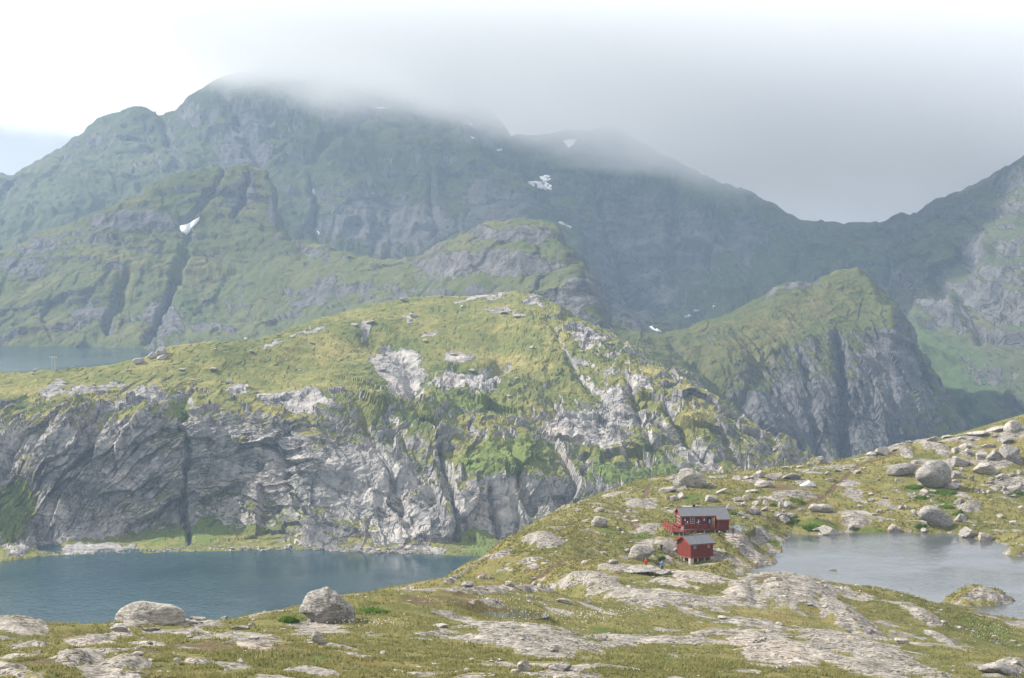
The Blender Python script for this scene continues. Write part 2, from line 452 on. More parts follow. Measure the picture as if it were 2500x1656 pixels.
def mh_disp(P, PX, PY):
    X, Y, Z = P[..., 0], P[..., 1], P[..., 2]
    wx = 14 * perlin(X / 60, Y / 60, Z / 60, 5)
    cl = sst(-4, -26, Z - 0.02 * X + 12 * perlin(X / 90, Y / 90, 1.5, 9)) * sst(-86, -78, Z)      # cliff band
    big = 9 * fbm(X / 75, Y / 90, Z / 110, 3, 11)
    strata = Z + 0.22 * X * sst(120, -220, X) + 10 * perlin(X / 70, Y / 70, Z / 70, 21)
    lf = sst(-40, -120, X)
    ter = (0.6 + 1.6 * lf) * terrace(strata + wx * .5, 15.0, 0.2)
    rid = (1.6 + 1.4 * (1 - lf)) * fbm((X + wx) / 26, Y / 40, Z / (34 + 40 * (1 - lf)), 4, 31, ridged=True)
    ang = 0.42 * np.sin((X + 210) / 75.0)                      # strata arch over each buttress
    sa, sb = X * np.cos(ang) - Z * np.sin(ang), Z * np.cos(ang) + X * np.sin(ang)
    w1, w2 = 5 * perlin(X / 18, Y / 18, Z / 18, 35), 5 * perlin(X / 18, Y / 18, Z / 18, 36)
    blk = lf * (6.0 * facet((sa + w1) / 46, Y / 40, (sb + w2) / 17, 33, 1.0, .7) + 2.3 * facet((sa + w1) / 17, Y / 20, (sb + w2) / 5.5, 34, 1.0, .6) + 0.8 * facet(sa / 6, Y / 8, sb / 2.2, 37)) \
        + (1 - lf) * (5.5 * facet((X + .15 * Z + w1) / 22, Y / 40, (Z + w2) / 40, 35, 1.0, .7) + 2.3 * facet((X + .2 * Z + w1) / 8, Y / 20, (Z + w2) / 17, 36, 1.0, .6) + 0.8 * facet(X / 3, Y / 8, Z / 6.5, 38))
    fine = 0.8 * fbm(X / 7.5, Y / 7.5, Z / 9, 4, 41) + 1.0 * fbm((X + 0.6 * Z) / 11, Y / 11, (Z - 0.4 * X) / 4.5, 3, 45, ridged=True)
    right = sst(-20, 60, X)
    grassy = 4.0 * fbm(X / 55, Y / 70, Z / 50, 4, 51) + 1.1 * fbm(X / 13, Y / 16, Z / 12, 4, 61) + 0.5 * facet(X / 4, Y / 6, Z / 4, 64) + right * (2.6 * fbm((X - 0.5 * Y + wx) / 24, Y / 60, Z / 34, 5, 71, ridged=True) + 3.2 * facet((X - .5 * Z + wx) / 22, Y / 40, (Z + .5 * X) / 40, 73) + 1.5 * facet((X - .4 * Z) / 8, Y / 14, (Z + .5 * X + wx) / 15, 74) + .8 * facet(X / 3, Y / 6, Z / 5, 75) + 3.4 * terrace(Z + 0.12 * X + 9 * perlin(X / 40, Y / 40, 2.2, 72), 11.0, 0.15))
    top = sst(1.0, 0.0, np.linspace(0, 1, P.shape[0]))[:, None] * 0 + 1
    return (cl * (big + ter + rid + fine + blk) + (1 - cl) * grassy) * top

def mh_rock(P, N, PX, PY):
    X, Y, Z = P[..., 0], P[..., 1], P[..., 2]
    n = fbm(X / 30, Y / 30, Z / 30, 4, 81)
    right = sst(-20, 80, X)
    r = sst(0.86, 0.52, N[..., 2] + 0.16 * n) * 0.95 + (0.16 * sst(0.95, 0.68, N[..., 2])) * right * sst(20, -10, Z) + 0.42 * np.clip(fbm(X / 18, Y / 22, Z / 18, 4, 85), 0, 1)
    return r - 0.05

M_MID = hill_mat('hill_near', 1.0, (0.095, 0.095, 0.102), (0.29, 0.28, 0.276), (0.50, 0.475, 0.455), (0.055, 0.08, 0.025), (0.15, 0.15, 0.045), (0.31, 0.26, 0.10), 1.4, 0.35, 0.5)
mh, MHP, MHX, MHY = build_hill('hill', XS, [shifted(mh_shore, -8, -7), mh_shore, mh_foot, mh_low, mh_bench, mh_brow, mh_up, mh_top, mh_crest, shifted(mh_crest, 70, -14), shifted(mh_crest, 260, -110)],
    [3, 14, 44, 44, 50, 44, 40, 36, 8, 6], mh_disp, M_MID, 'sunlit grassy hill with grey cliffs dropping into the lake',
    gullies=[([(412, 930), (430, 1000), (442, 1045), (426, 1110), (424, 1180), (436, 1250)], 6, 6), ([(0, 1080), (60, 1150), (110, 1240)], 26, 6),
             ([(1010, 1040), (1040, 1120), (1062, 1235)], 8, 7), ([(1270, 740), (1330, 860), (1420, 950)], 7, 2), ([(900, 960), (960, 1050), (1000, 1150)], 22, 5),
             ([(830, 960), (900, 1080), (930, 1180)], 12, 4), ([(1180, 1060), (1230, 1180)], 9, 6), ([(1130, 1120), (1150, 1230)], 7, 5), ([(1540, 950), (1620, 1070)], 12, 6), ([(1450, 880), (1500, 1040)], 10, 4), ([(850, 775), (905, 800), (950, 850), (965, 920)], 22, 4), ([(1060, 850), (1120, 870), (1160, 850)], 16, 5)],
    rockfn=mh_rock, crisp=True,
    rocks=[(240, 1070, 160, 90, 0), (600, 1060, 150, 90, 10), (820, 1110, 150, 110, 0), (950, 1200, 110, 60, 0), (690, 920, 120, 26, 0), (925, 850, 80, 66, 40), (1080, 890, 90, 40, 0),
           (1430, 960, 60, 60, 20), (1350, 1000, 110, 60, 0), (1600, 1060, 60, 26, 45), (1170, 1190, 50, 60, 30), (1080, 1180, 30, 60, 20), (300, 935, 90, 14, -5), (120, 900, 45, 18, -20),
           (350, 915, 60, 16, 20), (560, 902, 40, 14, 0), (710, 768, 55, 7, -15), (620, 800, 40, 6, -10), (1120, 683, 60, 6, -2), (1240, 700, 40, 8, 30), (1150, 722, 40, 11, 5), (940, 735, 30, 10, 30), (1000, 770, 26, 7, 0), (1080, 690, 40, 6, 0), (840, 760, 20, 12, 10),
           (160, 1230, 100, 26, -5), (30, 1265, 50, 26, 20), (430, 1195, 40, 26, 0), (1060, 820, 26, 12, 0), (1350, 780, 40, 16, 30), (1480, 900, 40, 14, 30), (220, 895, 80, 10, -5), (880, 1266, 190, 12, 0), (220, 1268, 120, 12, -3)],
    greens=[(1380, 1060, 60, 26, 10), (1300, 880, 50, 30, 30), (1180, 930, 60, 26, 0), (1600, 1000, 60, 30, 35), (1500, 940, 50, 20, 30), (30, 1170, 60, 80, 30), (560, 1235, 90, 18, 0), (450, 1225, 90, 20, -5), (1150, 1070, 120, 34, 0), (1110, 1240, 40, 26, 0), (860, 945, 24, 40, -30), (985, 985, 40, 18, 30), (1480, 1115, 110, 22, 0), (1100, 930, 60, 22, 10), (1490, 1050, 60, 16, 10), (1440, 1110, 80, 18, 0), (560, 1020, 28, 8, 0), (420, 960, 18, 40, 0)],
    lush=[(30, 1170, 60, 80, 30), (450, 1225, 160, 24, -5), (1150, 1075, 110, 40, 0), (1110, 1240, 50, 40, 0), (1480, 1110, 140, 40, 0), (1100, 950, 120, 26, 0), (420, 960, 20, 50, 0)])

# ---------------------------------------------------------------- far left mountain foot with snow
XS = np.linspace(-60 * K, 1480 * K, 620)
cl_shore = shore([(-200, 797), (0, 799), (200, 803), (340, 806), (600, 820), (1600, 830)], FAR_LAKE_Z)
cl_low = [(-200, 745, 1945), (0, 745, 1945), (120, 735, 1950), (200, 720, 1955), (340, 715, 1960), (500, 725, 1960), (700, 720, 1890), (900, 690, 1800), (1050, 690, 1690), (1200, 700, 1600), (1350, 740, 1560), (1480, 800, 1520), (1600, 810, 1500)]
cl_mid = [(-200, 665, 2030), (0, 670, 2030), (120, 650, 2035), (240, 620, 2040), (400, 625, 2040), (560, 630, 2030), (700, 640, 1960), (850, 650, 1870), (950, 655, 1800), (1050, 650, 1720), (1200, 640, 1640), (1330, 670, 1600), (1400, 770, 1560), (1600, 800, 1520)]
cl_up = [(-200, 610, 2100), (0, 605, 2100), (120, 570, 2105), (240, 530, 2110), (350, 520, 2120), (440, 525, 2130), (560, 520, 2140), (620, 540, 2120), (700, 590, 2040), (850, 620, 1920), (960, 622, 1850), (1040, 590, 1770), (1200, 560, 1700), (1300, 590, 1680), (1350, 660, 1640), (1400, 765, 1580), (1600, 800, 1530)]
cl_crest = [(-200, 620, 2180), (0, 585, 2180), (60, 560, 2180), (130, 535, 2180), (200, 505, 2190), (240, 485, 2190), (300, 462, 2210), (350, 435, 2220), (400, 412, 2230), (450, 395, 2240), (520, 388, 2250), (580, 385, 2250), (615, 395, 2240), (632, 440, 2210), (640, 500, 2170), (665, 556, 2120), (700, 566, 2090), (740, 575, 2060), (800, 597, 2000), (830, 603, 1980), (880, 600, 1950), (960, 606, 1910), (990, 595, 1890), (1010, 570, 1870), (1060, 545, 1830), (1130, 525, 1790), (1200, 516, 1770), (1260, 522, 1760), (1285, 535, 1750), (1300, 560, 1740), (1335, 600, 1720), (1350, 640, 1700), (1375, 690, 1670), (1392, 752, 1620), (1420, 790, 1580), (1600, 800, 1540)]
def cl_disp(P, PX, PY):
    X, Y, Z = P[..., 0], P[..., 1], P[..., 2]
    wx = 30 * perlin(X / 150, Y / 150, Z / 150, 105)
    s = Z + 18 * perlin(X / 110, Y / 110, Z / 110, 106) + 0.05 * X
    k = np.linspace(0, 1, P.shape[0])[:, None]
    calm = 1 - 0.75 * sst(0.72, 0.9, k)
    blk = calm * (2.6 * facet((X + wx + .3 * Z) / 60, Y / 90, Z / 80, 133, 1.0, .12) + 2.6 * facet((X + wx * .4) / 22, Y / 40, Z / 34, 134, 1.0, .15)) + 1.2 * facet(X / 8, Y / 16, Z / 11, 135, 1.0, .2)
    return blk + calm * 13 * fbm(X / 130, Y / 180, Z / 130, 4, 111) + 5 * fbm((X + wx) / 55, Y / 120, Z / 90, 4, 121, ridged=True) + 5 * terrace(s, 31, 0.16) + 1.5 * terrace(s + wx * .3, 13, 0.2) + 2.6 * fbm(X / 16, Y / 18, Z / 14, 4, 131)
def cl_rock(P, N, PX, PY):
    X, Y, Z = P[..., 0], P[..., 1], P[..., 2]
    return sst(0.82, 0.48, N[..., 2] + 0.18 * fbm(X / 60, Y / 60, Z / 60, 4, 141)) * 0.85 + 0.35 * np.clip(fbm(X / 40, Y / 40, Z / 40, 4, 143), -.3, 1) + 0.02
M_FAR = hill_mat('hill_far', 0.5, (0.06, 0.063, 0.07), (0.10, 0.10, 0.104), (0.165, 0.16, 0.16), (0.05, 0.067, 0.029), (0.077, 0.089, 0.038), (0.135, 0.122, 0.058), 3.0, 0.25)
ch, CHP, CHX, CHY = build_hill('hill', XS, [shifted(cl_shore, -15, -8), cl_shore, cl_low, cl_mid, cl_up, cl_crest, shifted(cl_crest, 90, -25), shifted(cl_crest, 420, -190)],
    [3, 52, 60, 62, 62, 8, 6], cl_disp, M_FAR, 'rugged green and grey hill rising behind the far lake',
    gullies=[([(520, 395), (490, 440), (440, 520), (420, 600), (390, 700), (350, 790)], 7, 5), ([(580, 395), (560, 470), (540, 500)], 7, 9), ([(290, 640), (250, 760)], 10, 10), ([(430, 600), (370, 740), (340, 795)], 8, 9)],
    rockfn=cl_rock,
    rocks=[(215, 725, 60, 34, 0), (380, 750, 60, 50, 60), (730, 690, 70, 22, -35), (300, 515, 110, 24, -5), (1180, 545, 110, 20, 0), (1150, 620, 160, 30, 0), (1350, 690, 40, 70, 60), (100, 560, 80, 14, -20), (490, 770, 60, 16, 0), (60, 620, 60, 24, 0), (640, 470, 16, 70, 0), (560, 440, 60, 30, -40)],
    greens=[(420, 610, 70, 40, 30), (330, 660, 60, 60, -50), (600, 640, 120, 30, 10), (850, 640, 110, 16, 5), (1100, 660, 100, 12, 0), (520, 560, 70, 30, 0), (200, 780, 80, 10, 0)])

# ---------------------------------------------------------------- cloud-capped massif
XS = np.linspace(-80 * K, 1580 * K, 560)
ma_base = [(-200, 760, 2500), (600, 740, 2500), (1200, 760, 2300), (1400, 800, 2100), (1700, 830, 1900)]
ma_low = [(-200, 600, 2750), (200, 590, 2750), (600, 610, 2700), (900, 620, 2650), (1150, 620, 2550), (1280, 660, 2420), (1400, 760, 2230), (1560, 800, 2050), (1700, 820, 2000)]
ma_mid = [(-200, 520, 3000), (0, 510, 3000), (300, 450, 3000), (480, 430, 2980), (600, 430, 2950), (700, 470, 2900), (900, 490, 2880), (1100, 480, 2800), (1220, 520, 2680), (1300, 620, 2520), (1400, 745, 2300), (1540, 790, 2120), (1700, 815, 2050)]
ma_up = [(-200, 450, 3250), (0, 455, 3250), (150, 410, 3250), (300, 340, 3260), (420, 330, 3250), (560, 310, 3230), (700, 330, 3200), (900, 330, 3180), (1050, 360, 3150), (1150, 400, 3050), (1210, 470, 2850), (1300, 598, 2620), (1400, 735, 2380), (1540, 786, 2180), (1700, 812, 2080)]
ma_crest = [(-200, 460, 3450), (0, 418, 3450), (35, 412, 3450), (95, 383, 3460), (140, 350, 3470), (185, 322, 3480), (225, 288, 3490), (270, 265, 3500), (310, 254, 3500), (330, 255, 3500), (360, 268, 3500), (375, 264, 3500), (408, 264, 3500), (440, 235, 3500), (480, 208, 3500), (520, 192, 3500), (600, 165, 3500), (700, 140, 3500), (850, 150, 3500), (960, 165, 3490), (1005, 190, 3480), (1022, 178, 3480), (1034, 215, 3480), (1060, 235, 3470), (1110, 258, 3440), (1150, 285, 3400), (1165, 305, 3350), (1185, 360, 3250), (1200, 420, 3150), (1230, 470, 3000), (1265, 515, 2880), (1300, 580, 2720), (1340, 640, 2580), (1380, 685, 2480), (1450, 735, 2320), (1530, 776, 2220), (1700, 810, 2120)]
def ma_disp(P, PX, PY):
    X, Y, Z = P[..., 0], P[..., 1], P[..., 2]
    wx = 60 * perlin(X / 300, Y / 300, Z / 300, 205)
    k = np.linspace(0, 1, P.shape[0])[:, None]
    calm = 1 - 0.6 * sst(0.7, 0.86, k)
    return calm * (34 * fbm(X / 330, Y / 500, Z / 330, 3, 211) + 24 * fbm((X + wx + 0.5 * Z) / 120, Y / 500, Z / 420, 4, 221, ridged=True) + 9 * fbm((X + wx * .5) / 45, Y / 120, Z / 130, 4, 225, ridged=True) + 9 * terrace(Z + 30 * perlin(X / 160, Y / 160, Z / 160, 207), 55, 0.17)) + 5 * fbm(X / 30, Y / 35, Z / 28, 4, 231) + calm * (10 * facet((X + wx + .4 * Z) / 90, Y / 160, Z / 150, 233, 1.0, .25) + 4.5 * facet((X + wx * .5) / 34, Y / 70, Z / 55, 234) + 2 * facet(X / 13, Y / 30, Z / 20, 235))
def ma_rock(P, N, PX, PY):
    X, Y, Z = P[..., 0], P[..., 1], P[..., 2]
    return sst(0.88, 0.5, N[..., 2] + 0.2 * fbm(X / 110, Y / 110, Z / 110, 4, 241)) * 0.7 + 0.45 * np.clip(fbm((X + .4 * Z) / 90, Y / 90, Z / 220, 4, 243), -.3, 1) + 0.12
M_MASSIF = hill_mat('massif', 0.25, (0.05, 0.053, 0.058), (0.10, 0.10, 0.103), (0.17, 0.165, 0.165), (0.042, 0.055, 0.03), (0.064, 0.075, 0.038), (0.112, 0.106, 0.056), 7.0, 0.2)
mam, MAP, MAX_, MAY = build_hill('mountain', XS, [ma_base, ma_low, ma_mid, ma_up, ma_crest, shifted(ma_crest, 150, -40), shifted(ma_crest, 800, -350)],
    [20, 60, 66, 66, 8, 6], ma_disp, M_MASSIF, 'great dark mountain massif with its summit lost in cloud',
    gullies=[([(720, 420), (727, 500), (735, 570)], 6, 14), ([(860, 260), (800, 330), (730, 390)], 14, 14), ([(520, 230), (560, 320), (600, 380)], 16, 16), ([(1080, 280), (1110, 330), (1160, 400)], 8, 14), ([(1000, 420), (1010, 560)], 8, 10), ([(380, 275), (400, 370), (420, 400)], 12, 12)],
    rockfn=ma_rock, rocks=[(560, 360, 60, 50, 40), (1150, 500, 90, 60, 40), (900, 540, 160, 60, 0), (600, 300, 30, 60, 0), (1420, 740, 120, 26, 30)], greens=[(150, 500, 160, 60, 0), (800, 370, 120, 40, -20), (300, 460, 100, 40, 0)])

# ---------------------------------------------------------------- dark wall, saddle and the slopes at the right
XS = np.linspace(1080 * K, 2460 * K, 520)
mb_base = [(1000, 1150, 1750), (1500, 1150, 1750), (1900, 1140, 1650), (2200, 1120, 1550), (2367, 1080, 1450), (2600, 1060, 1400)]
mb_foot = [(1000, 860, 2200), (1400, 850, 2200), (1530, 800, 2350), (1650, 760, 2400), (1900, 850, 2100), (2100, 900, 1850), (2250, 920, 1700), (2367, 900, 1600), (2600, 880, 1550)]
mb_low = [(1000, 740, 2600), (1300, 740, 2600), (1530, 760, 2600), (1620, 700, 2650), (1760, 690, 2550), (1900, 700, 2400), (2060, 740, 2120), (2200, 800, 1880), (2367, 800, 1720), (2600, 780, 1650)]
mb_mid = [(1000, 620, 2900), (1300, 620, 2880), (1530, 680, 2800), (1650, 640, 2800), (1800, 620, 2700), (1930, 610, 2600), (2060, 620, 2400), (2180, 650, 2150), (2280, 660, 1950), (2367, 660, 1840), (2600, 640, 1760)]
mb_up = [(1000, 470, 3100), (1300, 460, 3080), (1450, 470, 3050), (1600, 500, 3020), (1750, 540, 2960), (1850, 560, 2850), (1960, 560, 2720), (2060, 550, 2560), (2160, 530, 2330), (2260, 520, 2130), (2367, 500, 2000), (2600, 470, 1900)]
mb_crest = [(1000, 330, 3350), (1180, 326, 3350), (1300, 312, 3350), (1400, 308, 3350), (1440, 318, 3340), (1480, 345, 3320), (1540, 375, 3300), (1600, 405, 3270), (1650, 420, 3250), (1700, 445, 3220), (1750, 460, 3190), (1790, 470, 3160), (1810, 490, 3120), (1850, 515, 3020), (1900, 513, 2950), (1960, 520, 2880), (2040, 518, 2780), (2070, 505, 2730), (2085, 499, 2700), (2100, 510, 2660), (2120, 490, 2600), (2160, 465, 2500), (2220, 450, 2380), (2290, 415, 2260), (2340, 385, 2180), (2367, 362, 2150), (2600, 220, 2050)]
def mb_disp(P, PX, PY):
    X, Y, Z = P[..., 0], P[..., 1], P[..., 2]
    wx = 50 * perlin(X / 260, Y / 260, Z / 260, 305)
    k = np.linspace(0, 1, P.shape[0])[:, None]
    calm = 1 - 0.65 * sst(0.72, 0.86, k)
    wall = sst(620, 300, X)
    return calm * (26 * fbm(X / 260, Y / 500, Z / 260, 3, 311) + (8 + 14 * wall) * fbm((X + wx) / 70, Y / 600, Z / 480, 4, 321, ridged=True) + 8 * fbm((X + wx * .5) / 40, Y / 100, Z / 70, 4, 325, ridged=True) + 8 * terrace(Z + 0.1 * X + 25 * perlin(X / 120, Y / 120, Z / 120, 307), 42, 0.15)) + 4.5 * fbm(X / 26, Y / 30, Z / 24, 4, 331) + calm * (9 * facet((X + wx) / 60, Y / 160, Z / 150, 333) + 4.5 * facet((X + wx * .5) / 24, Y / 70, Z / 55, 334) + 2 * facet(X / 10, Y / 30, Z / 20, 335))
def mb_rock(P, N, PX, PY):
    X, Y, Z = P[..., 0], P[..., 1], P[..., 2]
    return sst(0.85, 0.5, N[..., 2] + 0.2 * fbm(X / 80, Y / 80, Z / 80, 4, 341)) * 0.7 + 0.4 * np.clip(fbm(X / 60, Y / 80, Z / 120, 4, 343), -.3, 1) + 0.05
mbm, MBP, MBX, MBY = build_hill('mountain', XS, [mb_base, mb_foot, mb_low, mb_mid, mb_up, mb_crest, shifted(mb_crest, 150, -45), shifted(mb_crest, 800, -350)],
    [30, 40, 46, 50, 56, 8, 6], mb_disp, M_MASSIF, 'blue-grey mountain wall running down to a saddle and up again',
    gullies=[([(1370, 420), (1400, 560), (1480, 740)], 10, 14), ([(1650, 470), (1640, 650)], 9, 12), ([(2085, 590), (2065, 680)], 7, 12), ([(2230, 700), (2260, 790)], 8, 10), ([(1560, 420), (1550, 640)], 9, 12)],
    rockfn=mb_rock, rocks=[(1500, 560, 160, 110, 0), (1700, 560, 130, 50, 0), (1480, 700, 120, 50, 20), (2290, 710, 70, 36, 20), (2090, 650, 26, 50, 0), (2200, 740, 60, 30, 20)],
    greens=[(1900, 600, 130, 40, 10), (1750, 680, 110, 40, -20), (2150, 600, 90, 50, -30), (2180, 870, 80, 60, 50), (2240, 960, 90, 40, 30), (2000, 560, 90, 20, 0)], lush=[(1850, 620, 260, 90, 10), (2200, 900, 150, 110, 40)])

# ---------------------------------------------------------------- knob with the long cliff
XS = np.linspace(1350 * K, 2270 * K, 460)
kn_base = [(1300, 1040, 1180), (1600, 1080, 1240), (1800, 1130, 1330), (2000, 1140, 1370), (2300, 1150, 1390)]
kn_low = [(1300, 900, 1290), (1400, 900, 1290), (1530, 930, 1300), (1650, 1000, 1320), (1720, 1050, 1365), (1800, 1060, 1388), (1900, 1050, 1400), (2000, 1045, 1405), (2100, 1050, 1410), (2200, 1080, 1412), (2300, 1120, 1410)]
kn_mid = [(1300, 850, 1350), (1400, 845, 1350), (1530, 890, 1350), (1650, 955, 1370), (1720, 975, 1400), (1800, 955, 1420), (1900, 920, 1440), (2000, 900, 1450), (2100, 930, 1450), (2150, 990, 1440), (2220, 1070, 1430), (2300, 1110, 1420)]
kn_brow = [(1300, 790, 1430), (1400, 800, 1430), (1530, 830, 1430), (1620, 890, 1430), (1690, 915, 1440), (1750, 875, 1470), (1850, 818, 1500), (1940, 775, 1520), (2060, 712, 1545), (2090, 780, 1535), (2120, 850, 1520), (2170, 960, 1490), (2220, 1060, 1450), (2300, 1105, 1430)]
kn_up = [(1300, 765, 1500), (1400, 775, 1500), (1530, 800, 1510), (1620, 810, 1510), (1750, 770, 1540), (1850, 725, 1570), (1940, 690, 1580), (2020, 685, 1580), (2075, 718, 1565), (2110, 800, 1545), (2140, 880, 1525), (2185, 985, 1485), (2230, 1065, 1455), (2300, 1100, 1440)]
kn_crest = [(1300, 740, 1620), (1395, 757, 1600), (1450, 772, 1590), (1530, 778, 1590), (1600, 760, 1600), (1700, 725, 1620), (1760, 692, 1630), (1800, 667, 1640), (1840, 653, 1640), (1865, 658, 1640), (1885, 660, 1635), (1905, 643, 1630), (1945, 626, 1630), (1985, 624, 1625), (2010, 643, 1615), (2022, 668, 1605), (2060, 690, 1595), (2085, 720, 1580), (2105, 768, 1565), (2125, 815, 1550), (2155, 880, 1530), (2175, 935, 1510), (2205, 1000, 1480), (2235, 1062, 1460), (2300, 1095, 1450)]
def kn_disp(P, PX, PY):
    X, Y, Z = P[..., 0], P[..., 1], P[..., 2]
    wx = 14 * perlin(X / 80, Y / 80, Z / 80, 405)
    cl = sst(225, 150, PX * 0 + 200) * 0 + sst(-20, 20, X - 165) * sst(20, -20, Z + 12 + 0.0 * X)
    kk = 1 - 0.7 * sst(0.72, 0.9, np.linspace(0, 1, P.shape[0])[:, None])
    return kk * 9 * fbm(X / 95, Y / 120, Z / 110, 3, 411) * (1 - .5 * cl) + cl * (10 * fbm((X + wx + 0.25 * Z) / 34, Y / 300, Z / 260, 4, 421, ridged=True) + 3 * fbm((X + wx + .6 * Z) / 9, Y / 40, Z / 50, 3, 423, ridged=True)) + (1 - cl) * 3.5 * fbm(X / 28, Y / 34, Z / 28, 4, 427, ridged=True) + 1.8 * fbm(X / 12, Y / 14, Z / 11, 4, 431) + (.3 * kk + .7 * cl) * (5 * facet((X + wx + .25 * Z) / 26, Y / 60, Z / 70, 433) + 2.2 * facet((X + .3 * Z) / 9, Y / 25, Z / 26, 434) + .9 * facet(X / 4, Y / 12, Z / 9, 435))
def kn_rock(P, N, PX, PY):
    X, Y, Z = P[..., 0], P[..., 1], P[..., 2]
    return sst(0.84, 0.5, N[..., 2] + 0.18 * fbm(X / 40, Y / 40, Z / 40, 4, 441)) * 0.85 + 0.38 * np.clip(fbm(X / 30, Y / 30, Z / 30, 4, 443), -.3, 1)
M_KNOB = hill_mat('knob', 0.6, (0.05, 0.054, 0.062), (0.095, 0.096, 0.104), (0.17, 0.165, 0.166), (0.045, 0.062, 0.022), (0.074, 0.082, 0.03), (0.13, 0.11, 0.048), 2.6, 0.15, 0.15)
kno, KNP, KNX, KNY = build_hill('hill', XS, [kn_base, kn_low, kn_mid, kn_brow, kn_up, kn_crest, shifted(kn_crest, 80, -22), shifted(kn_crest, 400, -180)],
    [24, 56, 60, 50, 50, 8, 6], kn_disp, M_KNOB, 'rounded green knob with a long streaked grey cliff below it',
    gullies=[([(1940, 800), (1945, 900), (1950, 1060)], 12, 12), ([(1720, 930), (1760, 1060)], 14, 8), ([(1860, 850), (1880, 1050)], 9, 6), ([(2110, 800), (2140, 930), (2170, 1040)], 12, 8), ([(1560, 800), (1640, 870), (1720, 950)], 10, 6)],
    rockfn=kn_rock, crisp=True, rocks=[(1860, 960, 150, 80, 0), (2050, 880, 70, 140, 10), (1800, 940, 90, 50, -40), (1845, 660, 40, 10, -10), (1790, 678, 40, 7, -35), (2025, 670, 16, 20, 30), (1720, 1010, 40, 60, 0), (1980, 980, 110, 90, 0)], greens=[(1760, 800, 150, 50, -20), (1960, 700, 80, 50, -30), (1620, 870, 60, 40, 30), (2190, 960, 10, 60, 30)])
# ------------------------------------------------------------------ near ground: slope, hut knoll, tarn bowl (one height sheet)
G_IN = [  # readings (x, y) on the 2367 view and distance
 (-150,1600,105),(300,1600,108),(700,1600,110),(1183,1600,112),(1700,1600,118),(2100,1600,128),(2500,1600,140),
 (0,1500,128),(200,1500,134),(500,1500,138),(800,1500,145),(1183,1500,153),(1600,1500,168),(1900,1530,168),(2100,1540,170),(2250,1530,182),
 (-100,1452,150),(0,1458,150),(80,1468,149),(160,1494,146),(230,1466,152),(300,1432,163),(420,1424,168),(550,1418,172),(640,1404,175),(700,1400,176),(820,1382,188),(900,1370,195),(1000,1353,207),(1100,1343,218),
 (700,1450,163),(1000,1420,180),(1183,1425,186),(1183,1460,172),(1400,1430,203),(1600,1450,200),(1800,1470,205),(1700,1500,178),(2000,1500,195),(2150,1480,205),
 (1100,1305,292),(1200,1302,297),(1040,1328,285),(1180,1243,335),(1250,1198,362),(1310,1168,382),(1400,1152,393),(1480,1132,403),(1540,1110,412),(1600,1098,420),(1700,1107,428),(1760,1097,434),(1830,1082,438),(1900,1070,440),(2000,1057,444),(2100,1033,449),(2200,1012,453),(2300,992,455),(2367,968,458),(2500,930,465),
 (1620,1240,343),(1560,1245,341),(1690,1240,346),(1600,1300,329),(1500,1290,326),(1400,1240,345),(1300,1270,320),(1700,1170,385),(1640,1170,377),(1800,1180,383),(1900,1130,410),(2000,1180,388),(2100,1130,408),(2200,1100,420),(2300,1150,402),(2367,1100,418),(2367,1200,384),(2500,1150,405),(1500,1200,372),
 (1450,1370,252),(1600,1340,293),(1500,1330,303),(1300,1340,268),(1650,1400,245),(1400,1300,318),(1750,1270,338),
 (1950,1352,276),(1850,1390,262),(1900,1430,246),(2000,1390,266),(2080,1400,264),(2150,1428,256),(2250,1462,262),(2320,1480,260),(2367,1520,243),(2450,1560,225),(2367,1455,272),
]
G_XZ = [  # (x, distance, height)
 (-200,12,49.5),(1183,12,49.5),(2500,12,49.5),(1183,30,44.8),(-200,30,44.8),(2500,30,44.8),(1183,60,38),(-200,60,38),(500,60,38),(1900,60,38),(2500,60,38),(1183,88,32.5),(-200,88,32),(500,88,32),(1900,88,32.5),(2500,88,33),
 (-150,200,2),(100,195,4),(300,215,8),(500,220,10),(700,225,10),(850,240,4),(950,270,-8),
 (-150,270,-30),(100,280,-28),(300,285,-26),(500,290,-24),(700,300,-22),(850,310,-22),(950,330,-14),
 (0,360,-66),(300,370,-64),(600,380,-62),(850,390,-55),(1000,390,-30),
 (1100,410,-18),(1200,440,-14),(1300,460,-12),(1400,470,-12),(1550,490,-14),(1700,500,-14),(1850,505,-12),(2000,510,-10),(2150,515,-6),(2300,520,-2),(2450,525,2),
 (1100,520,-60),(1300,560,-60),(1550,590,-60),(1850,600,-58),(2150,610,-52),(2450,620,-48),
 (-150,520,-104),(300,540,-104),(700,560,-104),(1000,620,-104),(1300,700,-104),(1700,740,-104),(2100,760,-104),(2500,780,-104),
]
pts, zz = [], []
for x, y, Y in G_IN:
    p = world(x * K, y * K, Y); pts.append((p[0], Y)); zz.append(p[2])
for x, Y, z in G_XZ:
    pts.append(((x * K - CXP) / FPX * Y, Y)); zz.append(z)
pts = np.array(pts) / 100.0; zz = np.array(zz)

def tps(A, B):
    r2 = ((A[:, None] - B[None]) ** 2).sum(-1)
    return np.where(r2 > 0, 0.5 * r2 * np.log(r2 + 1e-12), 0)
n = len(pts)
Mx = np.zeros((n + 3, n + 3)); Mx[:n, :n] = tps(pts, pts) + 2e-3 * np.eye(n)
Mx[:n, n] = 1; Mx[:n, n + 1:] = pts; Mx[n, :n] = 1; Mx[n + 1:, :n] = pts.T
cf = np.linalg.solve(Mx, np.concatenate([zz, np.zeros(3)]))

